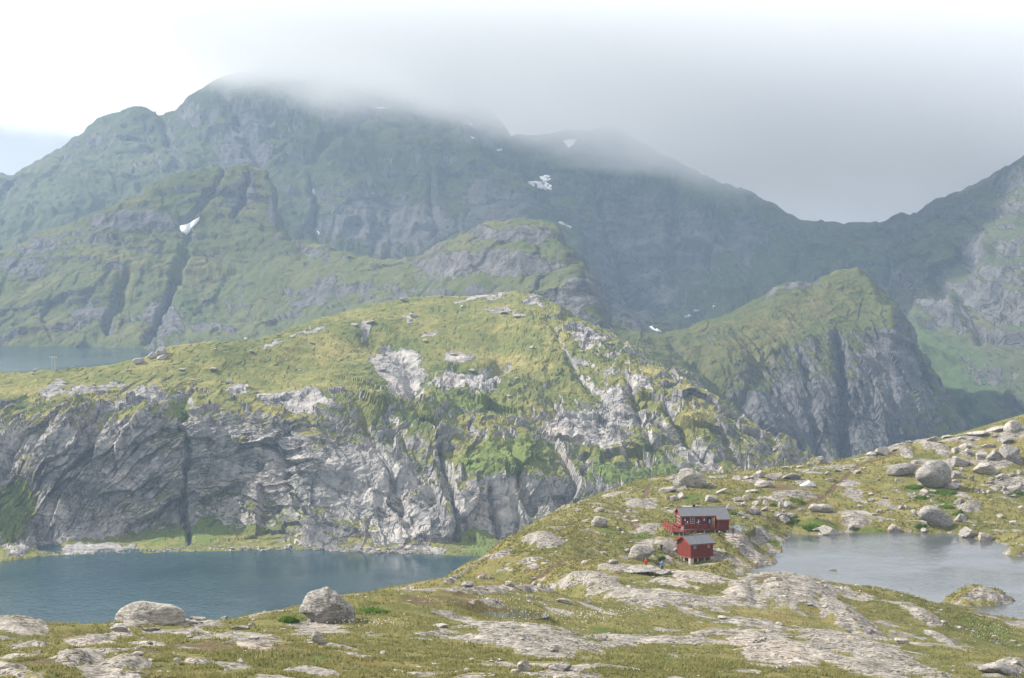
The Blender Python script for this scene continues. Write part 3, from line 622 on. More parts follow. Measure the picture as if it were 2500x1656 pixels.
NC = 900
gpx = np.linspace(-70, 2575, NC)                            # columns fan out from the viewpoint: finer mesh nearby
gY = np.concatenate([np.linspace(12, 96, 16)[:-1], np.linspace(96, 250, 320)[:-1], np.linspace(250, 470, 270)[:-1], np.linspace(470, 780, 40)])
U = (gpx - CXP) / FPX
GX = U[None, :] * gY[:, None]; GY = np.repeat(gY[:, None], NC, 1)
# evaluate on a coarse sub-grid then refine
ci = np.linspace(0, NC - 1, 110); ri = np.unique(np.concatenate([np.linspace(0, len(gY) - 1, 170)]))
cy = np.interp(ri, np.arange(len(gY)), gY); cu = np.interp(ci, np.arange(NC), U)
q = np.stack(np.meshgrid(cu, cy), -1).reshape(-1, 2); q = np.stack([q[:, 0] * q[:, 1], q[:, 1]], -1) / 100
zc = (tps(q, pts) @ cf[:n] + cf[n] + q @ cf[n + 1:]).reshape(len(cy), len(cu))
tmp = np.array([np.interp(U, cu, r) for r in zc])
GZ = np.array([np.interp(gY, cy, tmp[:, j]) for j in range(NC)]).T

def poly_sdf(X, Y, poly):
    """signed distance, negative inside"""
    d = np.full(X.shape, 1e9); ins = np.zeros(X.shape, bool)
    P = np.array(poly)
    for a, b in zip(P, np.roll(P, -1, 0)):
        e = b - a; L = (e ** 2).sum()
        t = np.clip(((X - a[0]) * e[0] + (Y - a[1]) * e[1]) / L, 0, 1)
        d = np.minimum(d, np.hypot(X - a[0] - t * e[0], Y - a[1] - t * e[1]))
        c = ((a[1] > Y) != (b[1] > Y)) & (X < (b[0] - a[0]) * (Y - a[1]) / (b[1] - a[1] + 1e-12) + a[0])
        ins ^= c
    return np.where(ins, -d, d)

def on_level(x, y, z):
    s = slope_of(y * K); Y = (z - EYE) / s
    return world(x * K, y * K, Y)
TARN = [(1832,1234),(1900,1238),(1950,1231),(2050,1230),(2130,1232),(2210,1236),(2290,1252),(2335,1264),(2420,1268),(2500,1280),(2520,1330),(2480,1400),(2400,1436),(2330,1436),(2250,1432),(2190,1424),(2120,1412),(2040,1385),(1960,1362),(1890,1348),(1810,1346),(1740,1350),(1688,1336),(1722,1322),(1762,1310),(1792,1301),(1778,1291),(1792,1275),(1802,1260)]
tarn = [tuple(on_level(x, y, 0.0)[:2]) for x, y in TARN]
SD = poly_sdf(GX, GY, tarn)
SDn = SD + 1.6 * perlin(GX / 4.5, GY / 6, 0.5, 501) + 0.7 * perlin(GX / 1.4, GY / 2, 0.5, 502)

# gentle lumpiness everywhere, then bare-rock domes
GZ = GZ + 0.9 * fbm(GX / 16, GY / 20, 0.3, 4, 511) + 0.35 * fbm(GX / 4.2, GY / 5, 0.7, 4, 521) + 1.6 * perlin(GX / 34, GY / 40, .1, 525) * sst(180, 140, GX * 0 + 100)

def column(px, Z=None):
    Z = GZ if Z is None else Z
    f = np.interp(px, gpx, np.arange(NC)); i = int(min(f, NC - 2)); t = f - i
    return Z[:, i] * (1 - t) + Z[:, i + 1] * t

def ground_at(px, py):
    """first point of the ground along the sight line of a photo pixel"""
    z = column(px)
    want = EYE + slope_of(py) * gY
    k = np.nonzero((z >= want) & (gY > 60))[0]
    i = k[0] if len(k) else np.argmin(want - z + (gY < 60) * 99)
    a, b = want[i - 1] - z[i - 1], want[i] - z[i]
    t = a / (a - b) if a != b else 1.0
    Y = gY[i - 1] + (gY[i] - gY[i - 1]) * min(max(t, 0), 1)
    return np.array([(px - CXP) / FPX * Y, Y, z[i - 1] + (z[i] - z[i - 1]) * min(max(t, 0), 1)])

def ground_z(X, Y):
    px = CXP + FPX * X / Y
    return float(np.interp(Y, gY, column(px)))

# bare rock: (x, y, rx, ry, height, turn) in photo pixels
SLABS = [
 (1877,1578,130,42,.3,22),(2099,1591,190,36,.5,20),(1845,1528,100,14,.3,8),(1608,1563,200,10,.2,2),(1285,1565,190,34,1.3,7),(1190,1560,60,12,.4,-8),(1608,1466,200,17,1.2,5),(1930,1448,150,46,1.9,8),(1820,1450,55,34,1.0,0),(2050,1500,120,26,1.2,30),
 (1437,1424,95,22,1.4,4),(1300,1439,150,6,.3,2),(1152,1444,95,7,.3,2),(1507,1388,60,9,.5,4),(1702,1409,90,11,.4,6),(1640,1425,60,8,.5,10),
 (1587,1296,36,12,1.0,-10),(1617,1326,50,9,.5,2),(1632,1366,28,14,.5,0),(1810,1325,60,16,.6,24),(1894,1303,70,10,.6,8),(1852,1345,50,7,.4,20),(1891,1333,26,9,.5,15),(1785,1364,55,9,.4,8),(1700,1376,60,6,.3,0),
 (1565,1232,50,11,.8,8),(1385,1232,75,7,.5,-20),(1325,1254,50,6,.4,-25),(1503,1207,36,5,.4,-10),(1325,1322,52,15,1.6,3),(1220,1357,42,7,.4,-20),(1296,1370,34,7,.4,-8),(1230,1393,28,4,.2,0),(1160,1378,60,5,.3,-33),(1110,1412,50,5,.3,-28),(1560,1400,40,5,.3,0),
 (1500,1575,60,9,.2,-8),(1720,1550,70,9,.2,-8),(1180,1470,40,5,.2,0),(51,1532,80,22,1.2,6),(220,1566,80,12,.7,-4),(300,1547,36,9,.6,0),(85,1577,80,5,.3,-4),(194,1608,62,13,1.0,-4),(318,1622,62,14,1.0,2),(30,1645,85,16,.9,12),(240,1592,110,4,.25,-3),(60,1602,60,4,.2,-4),
 (468,1522,78,9,.5,0),(425,1547,70,4,.3,0),(586,1555,100,8,.35,3),(628,1577,72,10,.25,10),(481,1615,40,8,.25,5),(768,1642,66,9,.3,4),(518,1500,70,6,.4,4),(828,1581,70,5,.2,10),(350,1520,60,10,.5,0),(360,1575,60,4,.2,0),(310,1650,60,8,.5,0),(1380,1652,100,7,.4,0),(1060,1548,50,4,.2,0),(870,1600,60,4,.2,12),
 (1943,1208,58,8,.8,3),(2079,1262,42,11,.8,14),(2277,1091,46,13,1.0,10),(2210,1103,22,12,.8,30),(2367,1237,30,12,1.0,-10),(2348,1262,14,10,.8,60),(2240,1076,46,5,.6,-6),(2140,1110,40,6,.6,-25),(2040,1140,60,3,.3,-3),(1830,1172,50,5,.4,5),(1735,1185,30,4,.3,10),(2080,1293,50,8,.6,4),
 (2330,1078,60,7,.6,-8),(2470,1062,55,14,.8,-15),(2440,1128,60,18,.8,-10),(2190,1092,40,6,.5,-20),(2460,1182,60,14,.5,-5),(2400,1060,50,6,.5,-10),(2300,1110,30,8,.5,10),(2360,1108,20,8,.5,0),(2085,1625,150,16,.4,18),(2300,1560,60,8,.4,25),(2230,1640,120,12,.5,12),(2460,1640,70,16,1.4,-5),(2250,1500,60,12,.6,25),
]
ROCK = np.zeros_like(GZ); LIFT = np.zeros_like(GZ); WORN = np.zeros_like(GZ)
SPX, SPY = pix(np.stack([GX, GY, GZ], -1))               # where each ground sample was surveyed
nz1 = fbm(GX / 5, GY / 6, .2, 4, 531)
nz2 = fbm(GX / 1.6, GY / 2.2, .2, 3, 541)
for (x, y, rx, ry, h, rot) in SLABS:
    c = ground_at(x, y); sp_ = 12 + 3.0 * rx * c[1] / FPX
    i0, i1 = np.searchsorted(gY, [c[1] - sp_, c[1] + sp_])
    ct, st = math.cos(math.radians(rot)), math.sin(math.radians(rot))
    dx, dy = SPX[i0:i1] - x, SPY[i0:i1] - y
    u, v = (dx * ct + dy * st) / rx, (-dx * st + dy * ct) / (ry * 1.15)
    r0 = np.sqrt(u * u + v * v); r = r0 + 0.85 * nz1[i0:i1] + 0.5 * nz2[i0:i1]
    ROCK[i0:i1] = np.maximum(ROCK[i0:i1], 1 - sst(0.75, 1.1, r))
    LIFT[i0:i1] = np.maximum(LIFT[i0:i1], h * (1 - sst(0.1, 1.2, r0 + .2 * nz1[i0:i1])))
strat = 0.2 * terrace(GX * 0.35 + GY * 0.5 + 1.2 * perlin(GX / 6, GY / 6, .4, 551), 1.5, 0.12)
GZ = GZ + LIFT * (1 + .2 * nz1) * (1 - .5 * sst(190, 150, GY)) + ROCK * (strat + 0.1 * fbm(GX / 1.8, GY / 2.6, .4, 4, 561, ridged=True) + .13 * facet(GX / 3.2, GY / 4, .3, 563))
# scattered outcrop speckle on the slopes
spk = fbm(GX / 6.5, GY / 8.5, .9, 5, 571)
ROCK = np.maximum(ROCK, 0.95 * sst(0.12, 0.2, spk) * sst(98, 110, GY))
# tarn basin, outflow shelf and islands
inside = SDn < 0
GZ = np.where((SDn >= 0) & (SDn < 7), np.minimum(GZ, (0.1 + 0.42 * SDn) + np.maximum(GZ - 1.5, 0) * sst(3, 7, SDn)), GZ)
GZ = np.where(inside, np.minimum(GZ, np.maximum(-3.0, 0.22 * SDn - .05)), np.where(SDn < 14, np.maximum(GZ, 0.06 + 0.16 * SDn * sst(14, 4, SDn)), GZ))
for (x, y, rx, ry, h, sq) in [(2395,1466,98,15,2.3,1.0),(2360,1470,60,12,1.0,1.0),(2033,1393,17,2.2,.16,1.0),(2485,1352,48,8,1.5,1.0),(2150,1420,0.1,.1,0,1),(2370,1487,40,2.0,.14,1),(2384,1424,16,1.2,.12,1)]:
    c = on_level(x / K, y / K, 0.0)
    RX = rx * c[1] / FPX; RY = ry * c[1] ** 2 / (FPX * EYE)
    r = np.sqrt(((GX - c[0]) / RX) ** 2 + ((GY - c[1]) / RY) ** 2) + 0.5 * nz1 + .2 * nz2
    m = 1 - sst(0.1, 1.15, r)
    GZ = np.where(r < 1.5, np.maximum(GZ, -0.4 + (h + .4) * m + 0.3 * m * nz2), GZ)
    ROCK = np.maximum(ROCK, (1 - sst(.9, 1.2, r)) * (0.1 + .95 * sst(-.05, .25, nz1)))
# wave-washed shore rock
ROCK = np.maximum(ROCK, 0.85 * sst(2.4, 0.4, np.abs(SDn)) * sst(-.25, .1, nz1 + nz2))

# small level pools: (x, y, rx px, depth radius m)
POOLS = [(1800,1287,32,4.6),(1235,1500,85,2.2),(2440,1566,14,1.6)]
pools = []
for (x, y, rx, RY) in POOLS:
    c = ground_at(x, y); RX = rx * c[1] / FPX
    r = np.sqrt(((GX - c[0]) / RX) ** 2 + ((GY - c[1]) / RY) ** 2) + .35 * nz1
    lvl = c[2] - 0.1
    GZ = np.where(r < 1.7, GZ * sst(.9, 1.7, r) + (1 - sst(.9, 1.7, r)) * (lvl + .12), GZ)
    GZ = np.where(r < 1.0, np.minimum(GZ, lvl - 0.16 * (1 - r)), GZ)
    pools.append((c[0], c[1], lvl, RX, RY))
    ROCK = np.where(r < 1.5, ROCK * .1, ROCK)

def spot(px, py, rx, ry):
    c = ground_at(px, py); a = ground_at(px, py + ry); b = ground_at(px, py - ry)
    RX = rx * c[1] / FPX; RY = max(1.5, (b[1] - a[1]) / 2)
    return 1 - sst(0.5, 1.2, np.sqrt(((GX - c[0]) / RX) ** 2 + ((GY - c[1]) / RY) ** 2) + .6 * nz1)
BROWN = np.zeros_like(GZ); LUSH = np.zeros_like(GZ)
for s in [(1883,1410,58,10),(485,1581,92,14),(674,1577,34,10),(1169,1480,150,14),(80,1618,70,8),(640,1575,20,8),(1020,1470,60,10),(1900,1190,50,10),(2090,1500,10,14),(1120,1452,60,6),(350,1590,50,5)]:
    BROWN = np.maximum(BROWN, spot(*s))
ROCK = ROCK * (1 - .8 * BROWN * sst(0.1, -0.2, nz2))
for s in [(2246,1195,46,15),(2315,1218,42,12),(1790,1253,14,6),(2000,1278,60,12),(2410,1540,120,34),(1690,1215,30,10),(1500,1300,40,10),(720,1510,30,12),(900,1490,50,20),(1610,1350,20,14),(2130,1300,60,10),(1560,1310,40,8),(1480,1540,60,8),(1900,1330,20,10),(700,1620,200,20),(1650,1620,200,18),(2290,1250,30,10)]:
    LUSH = np.maximum(LUSH, spot(*s))
ROCK = np.where(LUSH > .5, ROCK * .35, ROCK)
# trodden paths
PATHS = [[(2085,1148),(2062,1172),(2038,1190),(2020,1208),(1995,1222),(1940,1240),(1915,1250),(1895,1270)],[(2240,1095),(2180,1110),(2110,1132),(2085,1148)],[(1480,1225),(1520,1245),(1540,1262),(1550,1280),(1562,1295)],[(1290,1420),(1330,1400),(1365,1375),(1440,1362)],[(2060,1500),(2075,1520),(2085,1545)],[(1590,1180),(1580,1200),(1575,1215)],[(1500,1400),(1600,1392),(1650,1385)],[(1612,1358),(1612,1392)]]
PATH = np.zeros_like(GZ)
for pl in PATHS:
    w = [ground_at(*p)[:2] for p in pl]
    for a, b in zip(w[:-1], w[1:]):
        e = b - a; L = (e ** 2).sum()
        i0, i1 = np.searchsorted(gY, [min(a[1], b[1]) - 4, max(a[1], b[1]) + 4])
        X, Y = GX[i0:i1], GY[i0:i1]
        t = np.clip(((X - a[0]) * e[0] + (Y - a[1]) * e[1]) / L, 0, 1)
        d = np.hypot(X - a[0] - t * e[0], Y - a[1] - t * e[1]) + 0.8 * nz2[i0:i1]
        PATH[i0:i1] = np.maximum(PATH[i0:i1], 1 - sst(0.3, 0.85, d))
GZ = GZ - 0.16 * PATH
BROWN = np.maximum(BROWN, PATH * 1.4)
WORN = np.maximum.reduce([spot(1877,1578,120,36), spot(620,1577,80,12), spot(1800,1325,80,30), spot(1620,1345,70,26), spot(220,1566,80,14), spot(1700,1409,100,16)])

# levelled pad keeps the buildings clear of lumps
def clear_pad(px, py, rad, drop):
    global GZ
    c = ground_at(px, py)
    r = np.hypot(GX - c[0], GY - c[1]) / rad
    GZ = np.where(r < 1, np.minimum(GZ, c[2] - drop * (1 - r * r) + .0), GZ)

# bedrock under the two huts: the long one close to the ground, the shed on a fall of the rock towards the viewer
def pad(px, py, Y, turn, u0, u1, v0, v1, fn, soft):
    global GZ
    o = world(px, py, Y); c, s_ = math.cos(turn), math.sin(turn)
    u = (GX - o[0]) * c + (GY - o[1]) * s_; v = -(GX - o[0]) * s_ + (GY - o[1]) * c
    d = np.hypot(np.maximum(np.maximum(u0 - u, u - u1), 0), np.maximum(np.maximum(v0 - v, v - v1), 0))
    w = 1 - sst(0, soft, d)
    tgt = o[2] + fn(u, v) + 0.25 * nz2
    GZ = GZ * (1 - w) + tgt * w
pad(1664, 1291, 342, math.radians(7.5), -2.4, 9.0, -3.0, 5.5, lambda u, v: -.58 - .04 * np.clip(-u, 0, 4) + .05 * v, 5.0)
pad(1686.2, 1362.5, 329, math.radians(25), -.6, 5.2, -.8, 4.0, lambda u, v: -1.12 + .15 * u + .06 * v, 4.0)
GP = np.stack([GX, GY, GZ], -1)
g_n = normals(GP); g_n *= np.sign(g_n[..., 2:3])
ROCKA = ROCK + 0.55 * sst(0.86, 0.66, g_n[..., 2])

def ground_mat():
    t = NT('ground_cover')
    p = t.pos()
    n_big = t.noise(p, 0.06, 4, 0.55); n_mid = t.noise(p, 0.45, 5, 0.6); n_fin = t.noise(p, 2.2, 5, 0.65); n_vf = t.noise(p, 7.0, 3, 0.7)
    rk = t.attr('rock')
    f = t.math('MULTIPLY_ADD', n_fin, 0.8, t.math('MULTIPLY_ADD', n_mid, 0.6, t.math('MULTIPLY_ADD', rk, 0.67, -0.7)))
    fac = t.rng(f, 0.43, 0.475)
    # rock: warm grey, dark lichen freckles, cracks
    rc = t.ramp(n_mid, [(0.3, (0.22, 0.205, 0.19)), (0.5, (0.325, 0.30, 0.278)), (0.7, (0.43, 0.395, 0.365))])
    rc = t.mix(t.math('MULTIPLY', t.attr('worn'), 0.85), rc, t.mix(t.rng(n_mid, .35, .65), (0.36, 0.315, 0.285), (0.43, 0.385, 0.35)))
    lich = t.math('MULTIPLY', t.rng(n_fin, 0.47, 0.6), t.math('SUBTRACT', 1.0, t.math('MULTIPLY', t.attr('worn'), .75)))
    rc = t.mix(t.math('MULTIPLY', t.math('MULTIPLY', lich, t.rng(t.noise(p, 0.22, 4), .4, .6, .45, 1.0)), 0.85), rc, (0.11, 0.11, 0.092))
    rc = t.mix(t.rng(n_vf, 0.58, 0.72, 0, 0.6), rc, (0.10, 0.10, 0.09))
    n_str = t.noise(t.mapping(p, (0.35, 1.6, 2.2), (0.1, 0.0, -0.55)), 1.1, 5, 0.62, 0.8)
    crk = t.rng(t.math('ABSOLUTE', t.math('SUBTRACT', n_str, 0.5)), 0.0, 0.028, 1.0, 0.0)
    crk = t.math('MULTIPLY', crk, t.rng(t.noise(p, 0.3, 3), .36, .5))
    rc = t.mix(t.rng(n_str, .5, .72, 0, .35), rc, (0.19, 0.18, 0.165))
    rc = t.mix(t.math('MULTIPLY', crk, 0.85), rc, (0.065, 0.065, 0.045))
    rc = t.mix(t.rng(t.noise(p, 0.8, 3), 0.6, 0.68, 0, 0.55), rc, (0.24, 0.21, 0.04))
    # turf: olive, straw, heath brown
    gn = t.math('MULTIPLY_ADD', n_mid, 0.5, t.math('MULTIPLY', n_big, 0.55))
    gc = t.ramp(gn, [(0.36, (0.085, 0.105, 0.032)), (0.46, (0.155, 0.158, 0.054)), (0.56, (0.24, 0.215, 0.086)), (0.68, (0.32, 0.262, 0.118))])
    gc = t.mix(t.rng(n_fin, 0.4, 0.68, 0, 0.6), gc, (0.08, 0.10, 0.028))
    gc = t.mix(t.rng(n_vf, 0.55, 0.75, 0, 0.5), gc, (0.32, 0.29, 0.13))
    gc = t.mix(t.rng(t.noise(p, 0.25, 4), 0.57, 0.68, 0, 0.7), gc, (0.20, 0.14, 0.045))
    gc = t.mix(t.math('MULTIPLY', t.attr('lush'), 0.75), gc, t.mix(t.rng(n_fin, .35, .65), (0.055, 0.105, 0.018), (0.12, 0.18, 0.04)))
    gc = t.mix(t.math('MULTIPLY', t.attr('brown'), 0.85, clamp=True), gc, t.mix(t.rng(n_fin, .35, .65), (0.085, 0.062, 0.042), (0.19, 0.145, 0.085)))
    col = t.mix(fac, gc, rc)
    hg = t.math('MULTIPLY_ADD', n_fin, 1.0, t.math('MULTIPLY', n_vf, 0.6))
    hr = t.math('MULTIPLY_ADD', n_fin, 0.55, t.math('MULTIPLY', crk, -0.5))
    hh = t.node('ShaderNodeMix', data_type='FLOAT'); t.l.new(fac, hh.inputs['Factor']); t.l.new(hg, hh.inputs['A']); t.l.new(hr, hh.inputs['B'])
    hh2 = t.math('MULTIPLY_ADD', fac, 0.25, hh.outputs['Result'])
    return t.finish(col, 0.95, t.bump(hh2, 0.45, 1.0), 0.12)

M_GROUND = ground_mat()
ground = link('ground', grid_mesh('ground', GP, {'rock': ROCKA, 'worn': WORN, 'lush': LUSH, 'brown': BROWN}), M_GROUND, kind='structure', label='grassy slope with bare rock slabs around the tarn')

# ------------------------------------------------------------------ water
def water_mat(name, deep, wave, dist, rough=0.08, stretch=(1, 1, 1), rot=0.0, caps=0.0):
    t = NT(name)
    p = t.mapping(t.pos(), stretch, (0, 0, rot))
    n1 = t.noise(p, wave, 4, 0.6, 0.6); n2 = t.noise(p, wave * 0.17, 3, 0.5)
    n3 = t.noise(t.pos(), wave * 0.02, 3, 0.5)
    h = t.math('MULTIPLY_ADD', n2, 1.2, n1)
    h = t.math('MULTIPLY', h, t.rng(n3, 0.38, 0.62, 0.15, 1.25))
    col = t.mix(t.rng(n3, .3, .7), tuple(c * .75 for c in deep), tuple(c * 1.3 for c in deep))
    m = t.finish(col, rough, t.bump(h, dist, 1.0), 0.5)
    t.bsdf.inputs['IOR'].default_value = 1.333
    return m
def flat(name, poly, z, mat, label):
    me = bpy.data.meshes.new(name)
    me.from_pydata([(x, y, z) for x, y in poly], [], [tuple(range(len(poly)))]); me.update()
    return link(name, me, mat, kind='structure', label=label)
M_LAKE = water_mat('lake_water', (0.012, 0.042, 0.058), 0.42, 0.5, 0.1, (1, 0.6, 1), 0.5)
M_TARN = water_mat('tarn_water', (0.07, 0.082, 0.092), 1.6, 0.09, 0.05, (1, 0.6, 1), -0.6)
flat('lake', [(-700, 300), (700, 300), (700, 1010), (-700, 1010)], LAKE_Z, M_LAKE, 'dark teal lake under the grey cliffs')
flat('lake', [(-1200, 1250), (-240, 1250), (-300, 2050), (-1200, 2050)], FAR_LAKE_Z, M_LAKE, 'strip of far blue lake behind the sunlit hill')
tp = np.array(tarn); tc = tp.mean(0)
flat('pond', [tuple(tc + (p - tc) * 1.16) for p in tp], 0.0, M_TARN, 'grey rippled tarn beside the red huts')
for (x, y, z, RX, RY), lb in zip(pools, ('small grey pool behind the long red hut', 'shallow pale bog pool with reeds on the near slope', 'tiny bright puddle in the green mire by the tarn')):
    flat('pool', [(x + 1.25 * RX * math.cos(a), y + 1.25 * RY * math.sin(a)) for a in np.linspace(0, 2 * math.pi, 40)[:-1]], z, M_TARN, lb)
# ------------------------------------------------------------------ boulders
def rock_mat(name, base, dark, lich, sc=1.0):
    t = NT(name)
    p = t.obj(); w = t.pos()
    n1 = t.noise(w, 0.9 * sc, 5, 0.6); n2 = t.noise(w, 4.5 * sc, 5, 0.68); n3 = t.noise(t.mapping(w, (1, 1, 3.2), (0.5, 0.3, 0.2)), 1.6 * sc, 5, 0.6, 0.4)
    c = t.mix(t.rng(n3, 0.32, 0.66), tuple(x * 0.6 for x in base), tuple(x * 1.15 for x in base))
    c = t.mix(t.math('MULTIPLY', t.math('MULTIPLY', t.rng(n2, 0.5, 0.6), t.rng(t.noise(w, 0.55 * sc, 3), .42, .6)), lich), c, dark)
    c = t.mix(t.rng(n1, 0.64, 0.72, 0, 0.55), c, (0.22, 0.21, 0.06))
    n4 = t.noise(t.mapping(w, (1, 1, 2.0), (0.6, 0.4, 0.4)), 0.7 * sc, 3, 0.5, 0.6)
    cr = t.rng(t.math('ABSOLUTE', t.math('SUBTRACT', n4, 0.5)), 0.0, 0.012, 1.0, 0.0)
    cr = t.math('MULTIPLY', cr, t.rng(n1, .42, .5))
    c = t.mix(t.math('MULTIPLY', cr, 0.7), c, (0.05, 0.048, 0.045))
    h = t.math('MULTIPLY_ADD', n2, 0.5, t.math('MULTIPLY_ADD', cr, -0.6, n3))
    return t.finish(c, 0.93, t.bump(h, 0.16, 0.9), 0.12)
M_ROCK = [rock_mat('rock_pale', (0.40, 0.375, 0.35), (0.12, 0.12, 0.105), 0.75), rock_mat('rock_grey', (0.325, 0.31, 0.298), (0.10, 0.10, 0.095), 0.9), rock_mat('rock_warm', (0.41, 0.365, 0.33), (0.16, 0.15, 0.13), 0.5)]

_ico = {}
def ico(sub):
    if sub not in _ico:
        bm = bmesh.new(); bmesh.ops.create_icosphere(bm, subdivisions=sub, radius=1)
        V = np.array([v.co[:] for v in bm.verts]); F = np.array([[v.index for v in f.verts] for f in bm.faces]); bm.free()
        _ico[sub] = (V, F)
    return _ico[sub]

def boulder_mesh(sx, sy, sz, seed, sub=4, round_=0.35, flat=0.0, peak=0.0):
    """cracked-block rock: sphere clipped by random planes with softened edges, then roughened"""
    V, F = ico(sub)
    r = np.random.default_rng(seed)
    nrm = r.normal(size=(12, 3)); nrm[:, 2] *= 0.8; nrm /= np.linalg.norm(nrm, axis=1, keepdims=True)
    off = r.uniform(0.45, 0.92, 12)
    d = V @ nrm.T
    with np.errstate(all='ignore'):
        cand = np.where(d > 0.08, off / np.maximum(d, 0.08), 9.0)
    cand = np.minimum(cand, 1.25)
    k = 220.0 * (1 - round_) ** 2.2 + 6
    rad = -np.log(np.exp(-k * cand).sum(1) + np.exp(-k * 1.08)) / k
    P = V * rad[:, None]
    rad_n = 0.03 * fbm(P[:, 0] * 1.7 + seed, P[:, 1] * 1.7, P[:, 2] * 1.7, 3, seed % 97) + 0.02 * fbm(P[:, 0] * 6 + seed, P[:, 1] * 6, P[:, 2] * 6, 3, seed % 89, ridged=True)
    P = P * (1 + rad_n)[:, None]
    lo, hi = P.min(0), P.max(0)
    P = (P - (lo + hi) / 2) / (hi - lo) * 2
    if peak:
        P[:, :2] *= (1.12 - peak * sst(-.1, 1.0, P[:, 2]) - .22 * sst(-.3, -1, P[:, 2]))[:, None]
        P[:, 0] += -.12 * peak * P[:, 2]
    if flat > 0:
        P[:, 2] = np.where(P[:, 2] > 1 - flat, 1 - flat + (P[:, 2] - 1 + flat) * .25, P[:, 2])
    P = P * [sx, sy, sz]
    return raw_mesh('boulder', P, F, smooth=round_ > .5)

def outline_mesh(pts, Y, seed, depth, sub=4, rough=1.0):
    """boulder whose front view follows a surveyed outline (photo pixels); depth given relative to width"""
    o = np.array(pts, float); lo, hi = o.min(0), o.max(0); c = (lo + hi) / 2
    q = (o - c) * [Y / FPX, -Y / FPX]
    sx, sz = (hi - lo) * .5 * Y / FPX
    th = np.arctan2(q[:, 1] / sz, q[:, 0] / sx); rr_ = np.hypot(q[:, 0] / sx, q[:, 1] / sz)
    k = np.argsort(th); th, rr_ = th[k], rr_[k]
    th = np.concatenate([th - 2 * math.pi, th, th + 2 * math.pi]); rr_ = np.tile(rr_, 3)
    V, F = ico(sub)
    r = np.random.default_rng(seed)
    nrm = r.normal(size=(16, 3)); nrm[:, 1] = -np.abs(nrm[:, 1]) - .4 * (np.arange(16) % 2); nrm /= np.linalg.norm(nrm, axis=1, keepdims=True)
    off = r.uniform(0.62, 0.97, 16); d = V @ nrm.T
    cand = np.minimum(np.where(d > .1, off / np.maximum(d, .1), 9.0), 1.2)
    kk = 120.0; rad = -np.log(np.exp(-kk * cand).sum(1) + np.exp(-kk * 1.06)) / kk
    ang = np.arctan2(V[:, 2], V[:, 0]); s_ = np.interp(ang, th, rr_)
    front = np.clip(1 - np.hypot(V[:, 0], V[:, 2]) ** 6, 0, 1)
    P = np.stack([V[:, 0] * s_ * sx, V[:, 1] * depth * sx * (1 + (rad - 1) * 1.0), V[:, 2] * s_ * sz], -1)
    P[:, [0, 2]] *= (1 + (rad - 1) * .35 * front)[:, None]
    m = max(sx, sz)
    nn = 0.03 * fbm(P[:, 0] / m * 2 + seed, P[:, 1] / m * 2, P[:, 2] / m * 2, 4, seed % 97) + 0.03 * rough * fbm(P[:, 0] / m * 7 + seed, P[:, 1] / m * 7, P[:, 2] / m * 7, 3, seed % 89, ridged=True)
    P = P * (1 + nn)[:, None]
    return raw_mesh('boulder', P, F, smooth=rough < .6), c, sz, sx
def crop(x0, y0, s, *p): return [(x0 + s * a, y0 + s * b) for a, b in p]
OUT = {
 'great grey lichened boulder with orange tufts on near grass': (crop(700,1400,.1276,(790,260),(860,330),(960,370),(1040,470),(1150,560),(1270,680),(1310,800),(1330,930),(1260,1010),(1100,1050),(900,1060),(760,1060),(610,1050),(540,950),(470,870),(350,780),(250,740),(250,680),(300,580),(350,470),(400,380),(500,330),(640,310),(720,265)), .75, 5),
 'wedge boulder with a dark overhang beside the giant round boulder': (crop(2100,1000,.169,(405,955),(410,860),(460,815),(600,785),(760,775),(815,810),(795,880),(740,950),(600,975),(480,965)), .6, 4),
 'long leaning boulder sliding into the far edge of the tarn': (crop(2100,1200,.169,(960,205),(1060,215),(1200,300),(1330,430),(1395,510),(1385,590),(1300,610),(1190,590),(1100,520),(980,440),(850,370),(835,330),(880,250)), .5, 4),
 'giant round grey boulder on the slope above the tarn': (crop(2100,1000,.169,(1090,727),(1200,745),(1290,830),(1310,960),(1320,1050),(1220,1120),(1060,1165),(960,1140),(880,1060),(800,990),(810,920),(900,820),(990,750)), .8, 4),
 'whale-backed pale rock at the lake edge of the near slope': ([(280,1512),(283,1500),(300,1482),(320,1472),(345,1467),(372,1470),(395,1474),(420,1478),(447,1490),(452,1508),(445,1540),(400,1556),(350,1556),(300,1545)], .5, 5),
 'small pyramid of rock standing in the far edge of the tarn': (crop(2100,1200,.169,(470,465),(530,510),(605,600),(560,615),(440,620),(400,575),(425,510)), .8, 4),
 'big angular boulder on the knob above the long hut roof': (crop(1400,1000,.4647,(555,330),(585,308),(640,325),(690,360),(697,400),(660,418),(620,415),(590,395),(552,375)), .7, 4),
 'pointed pale boulder standing on the skyline above the white tent': (crop(1700,1100,.169,(1740,100),(1790,83),(1860,120),(1890,190),(1870,215),(1760,205),(1750,150)), .8, 4),
 'big cracked block of rock left of the small red shed': (crop(1300,1120,.169,(1430,1290),(1490,1245),(1600,1245),(1720,1280),(1775,1310),(1740,1370),(1700,1405),(1640,1450),(1560,1490),(1430,1470),(1390,1450),(1410,1360)), .6, 4),
 'angular boulder alone on the grassy shoulder left of the huts': (crop(1300,1120,.169,(880,880),(910,835),(1000,845),(1090,900),(1060,950),(1030,1000),(900,1005),(840,1000),(850,950)), .8, 4),
 'upright pale stone propped on flat plates in near grass': (crop(700,1400,.1276,(490,1150),(540,1100),(600,1120),(680,1210),(750,1300),(740,1345),(660,1375),(560,1335),(490,1290)), .6, 4),
 'wide split boulder above the left bank of the tarn': (crop(1700,1100,.169,(1625,840),(1690,770),(1760,780),(1880,775),(1975,850),(1950,880),(1780,908),(1700,890)), .6, 4),
}
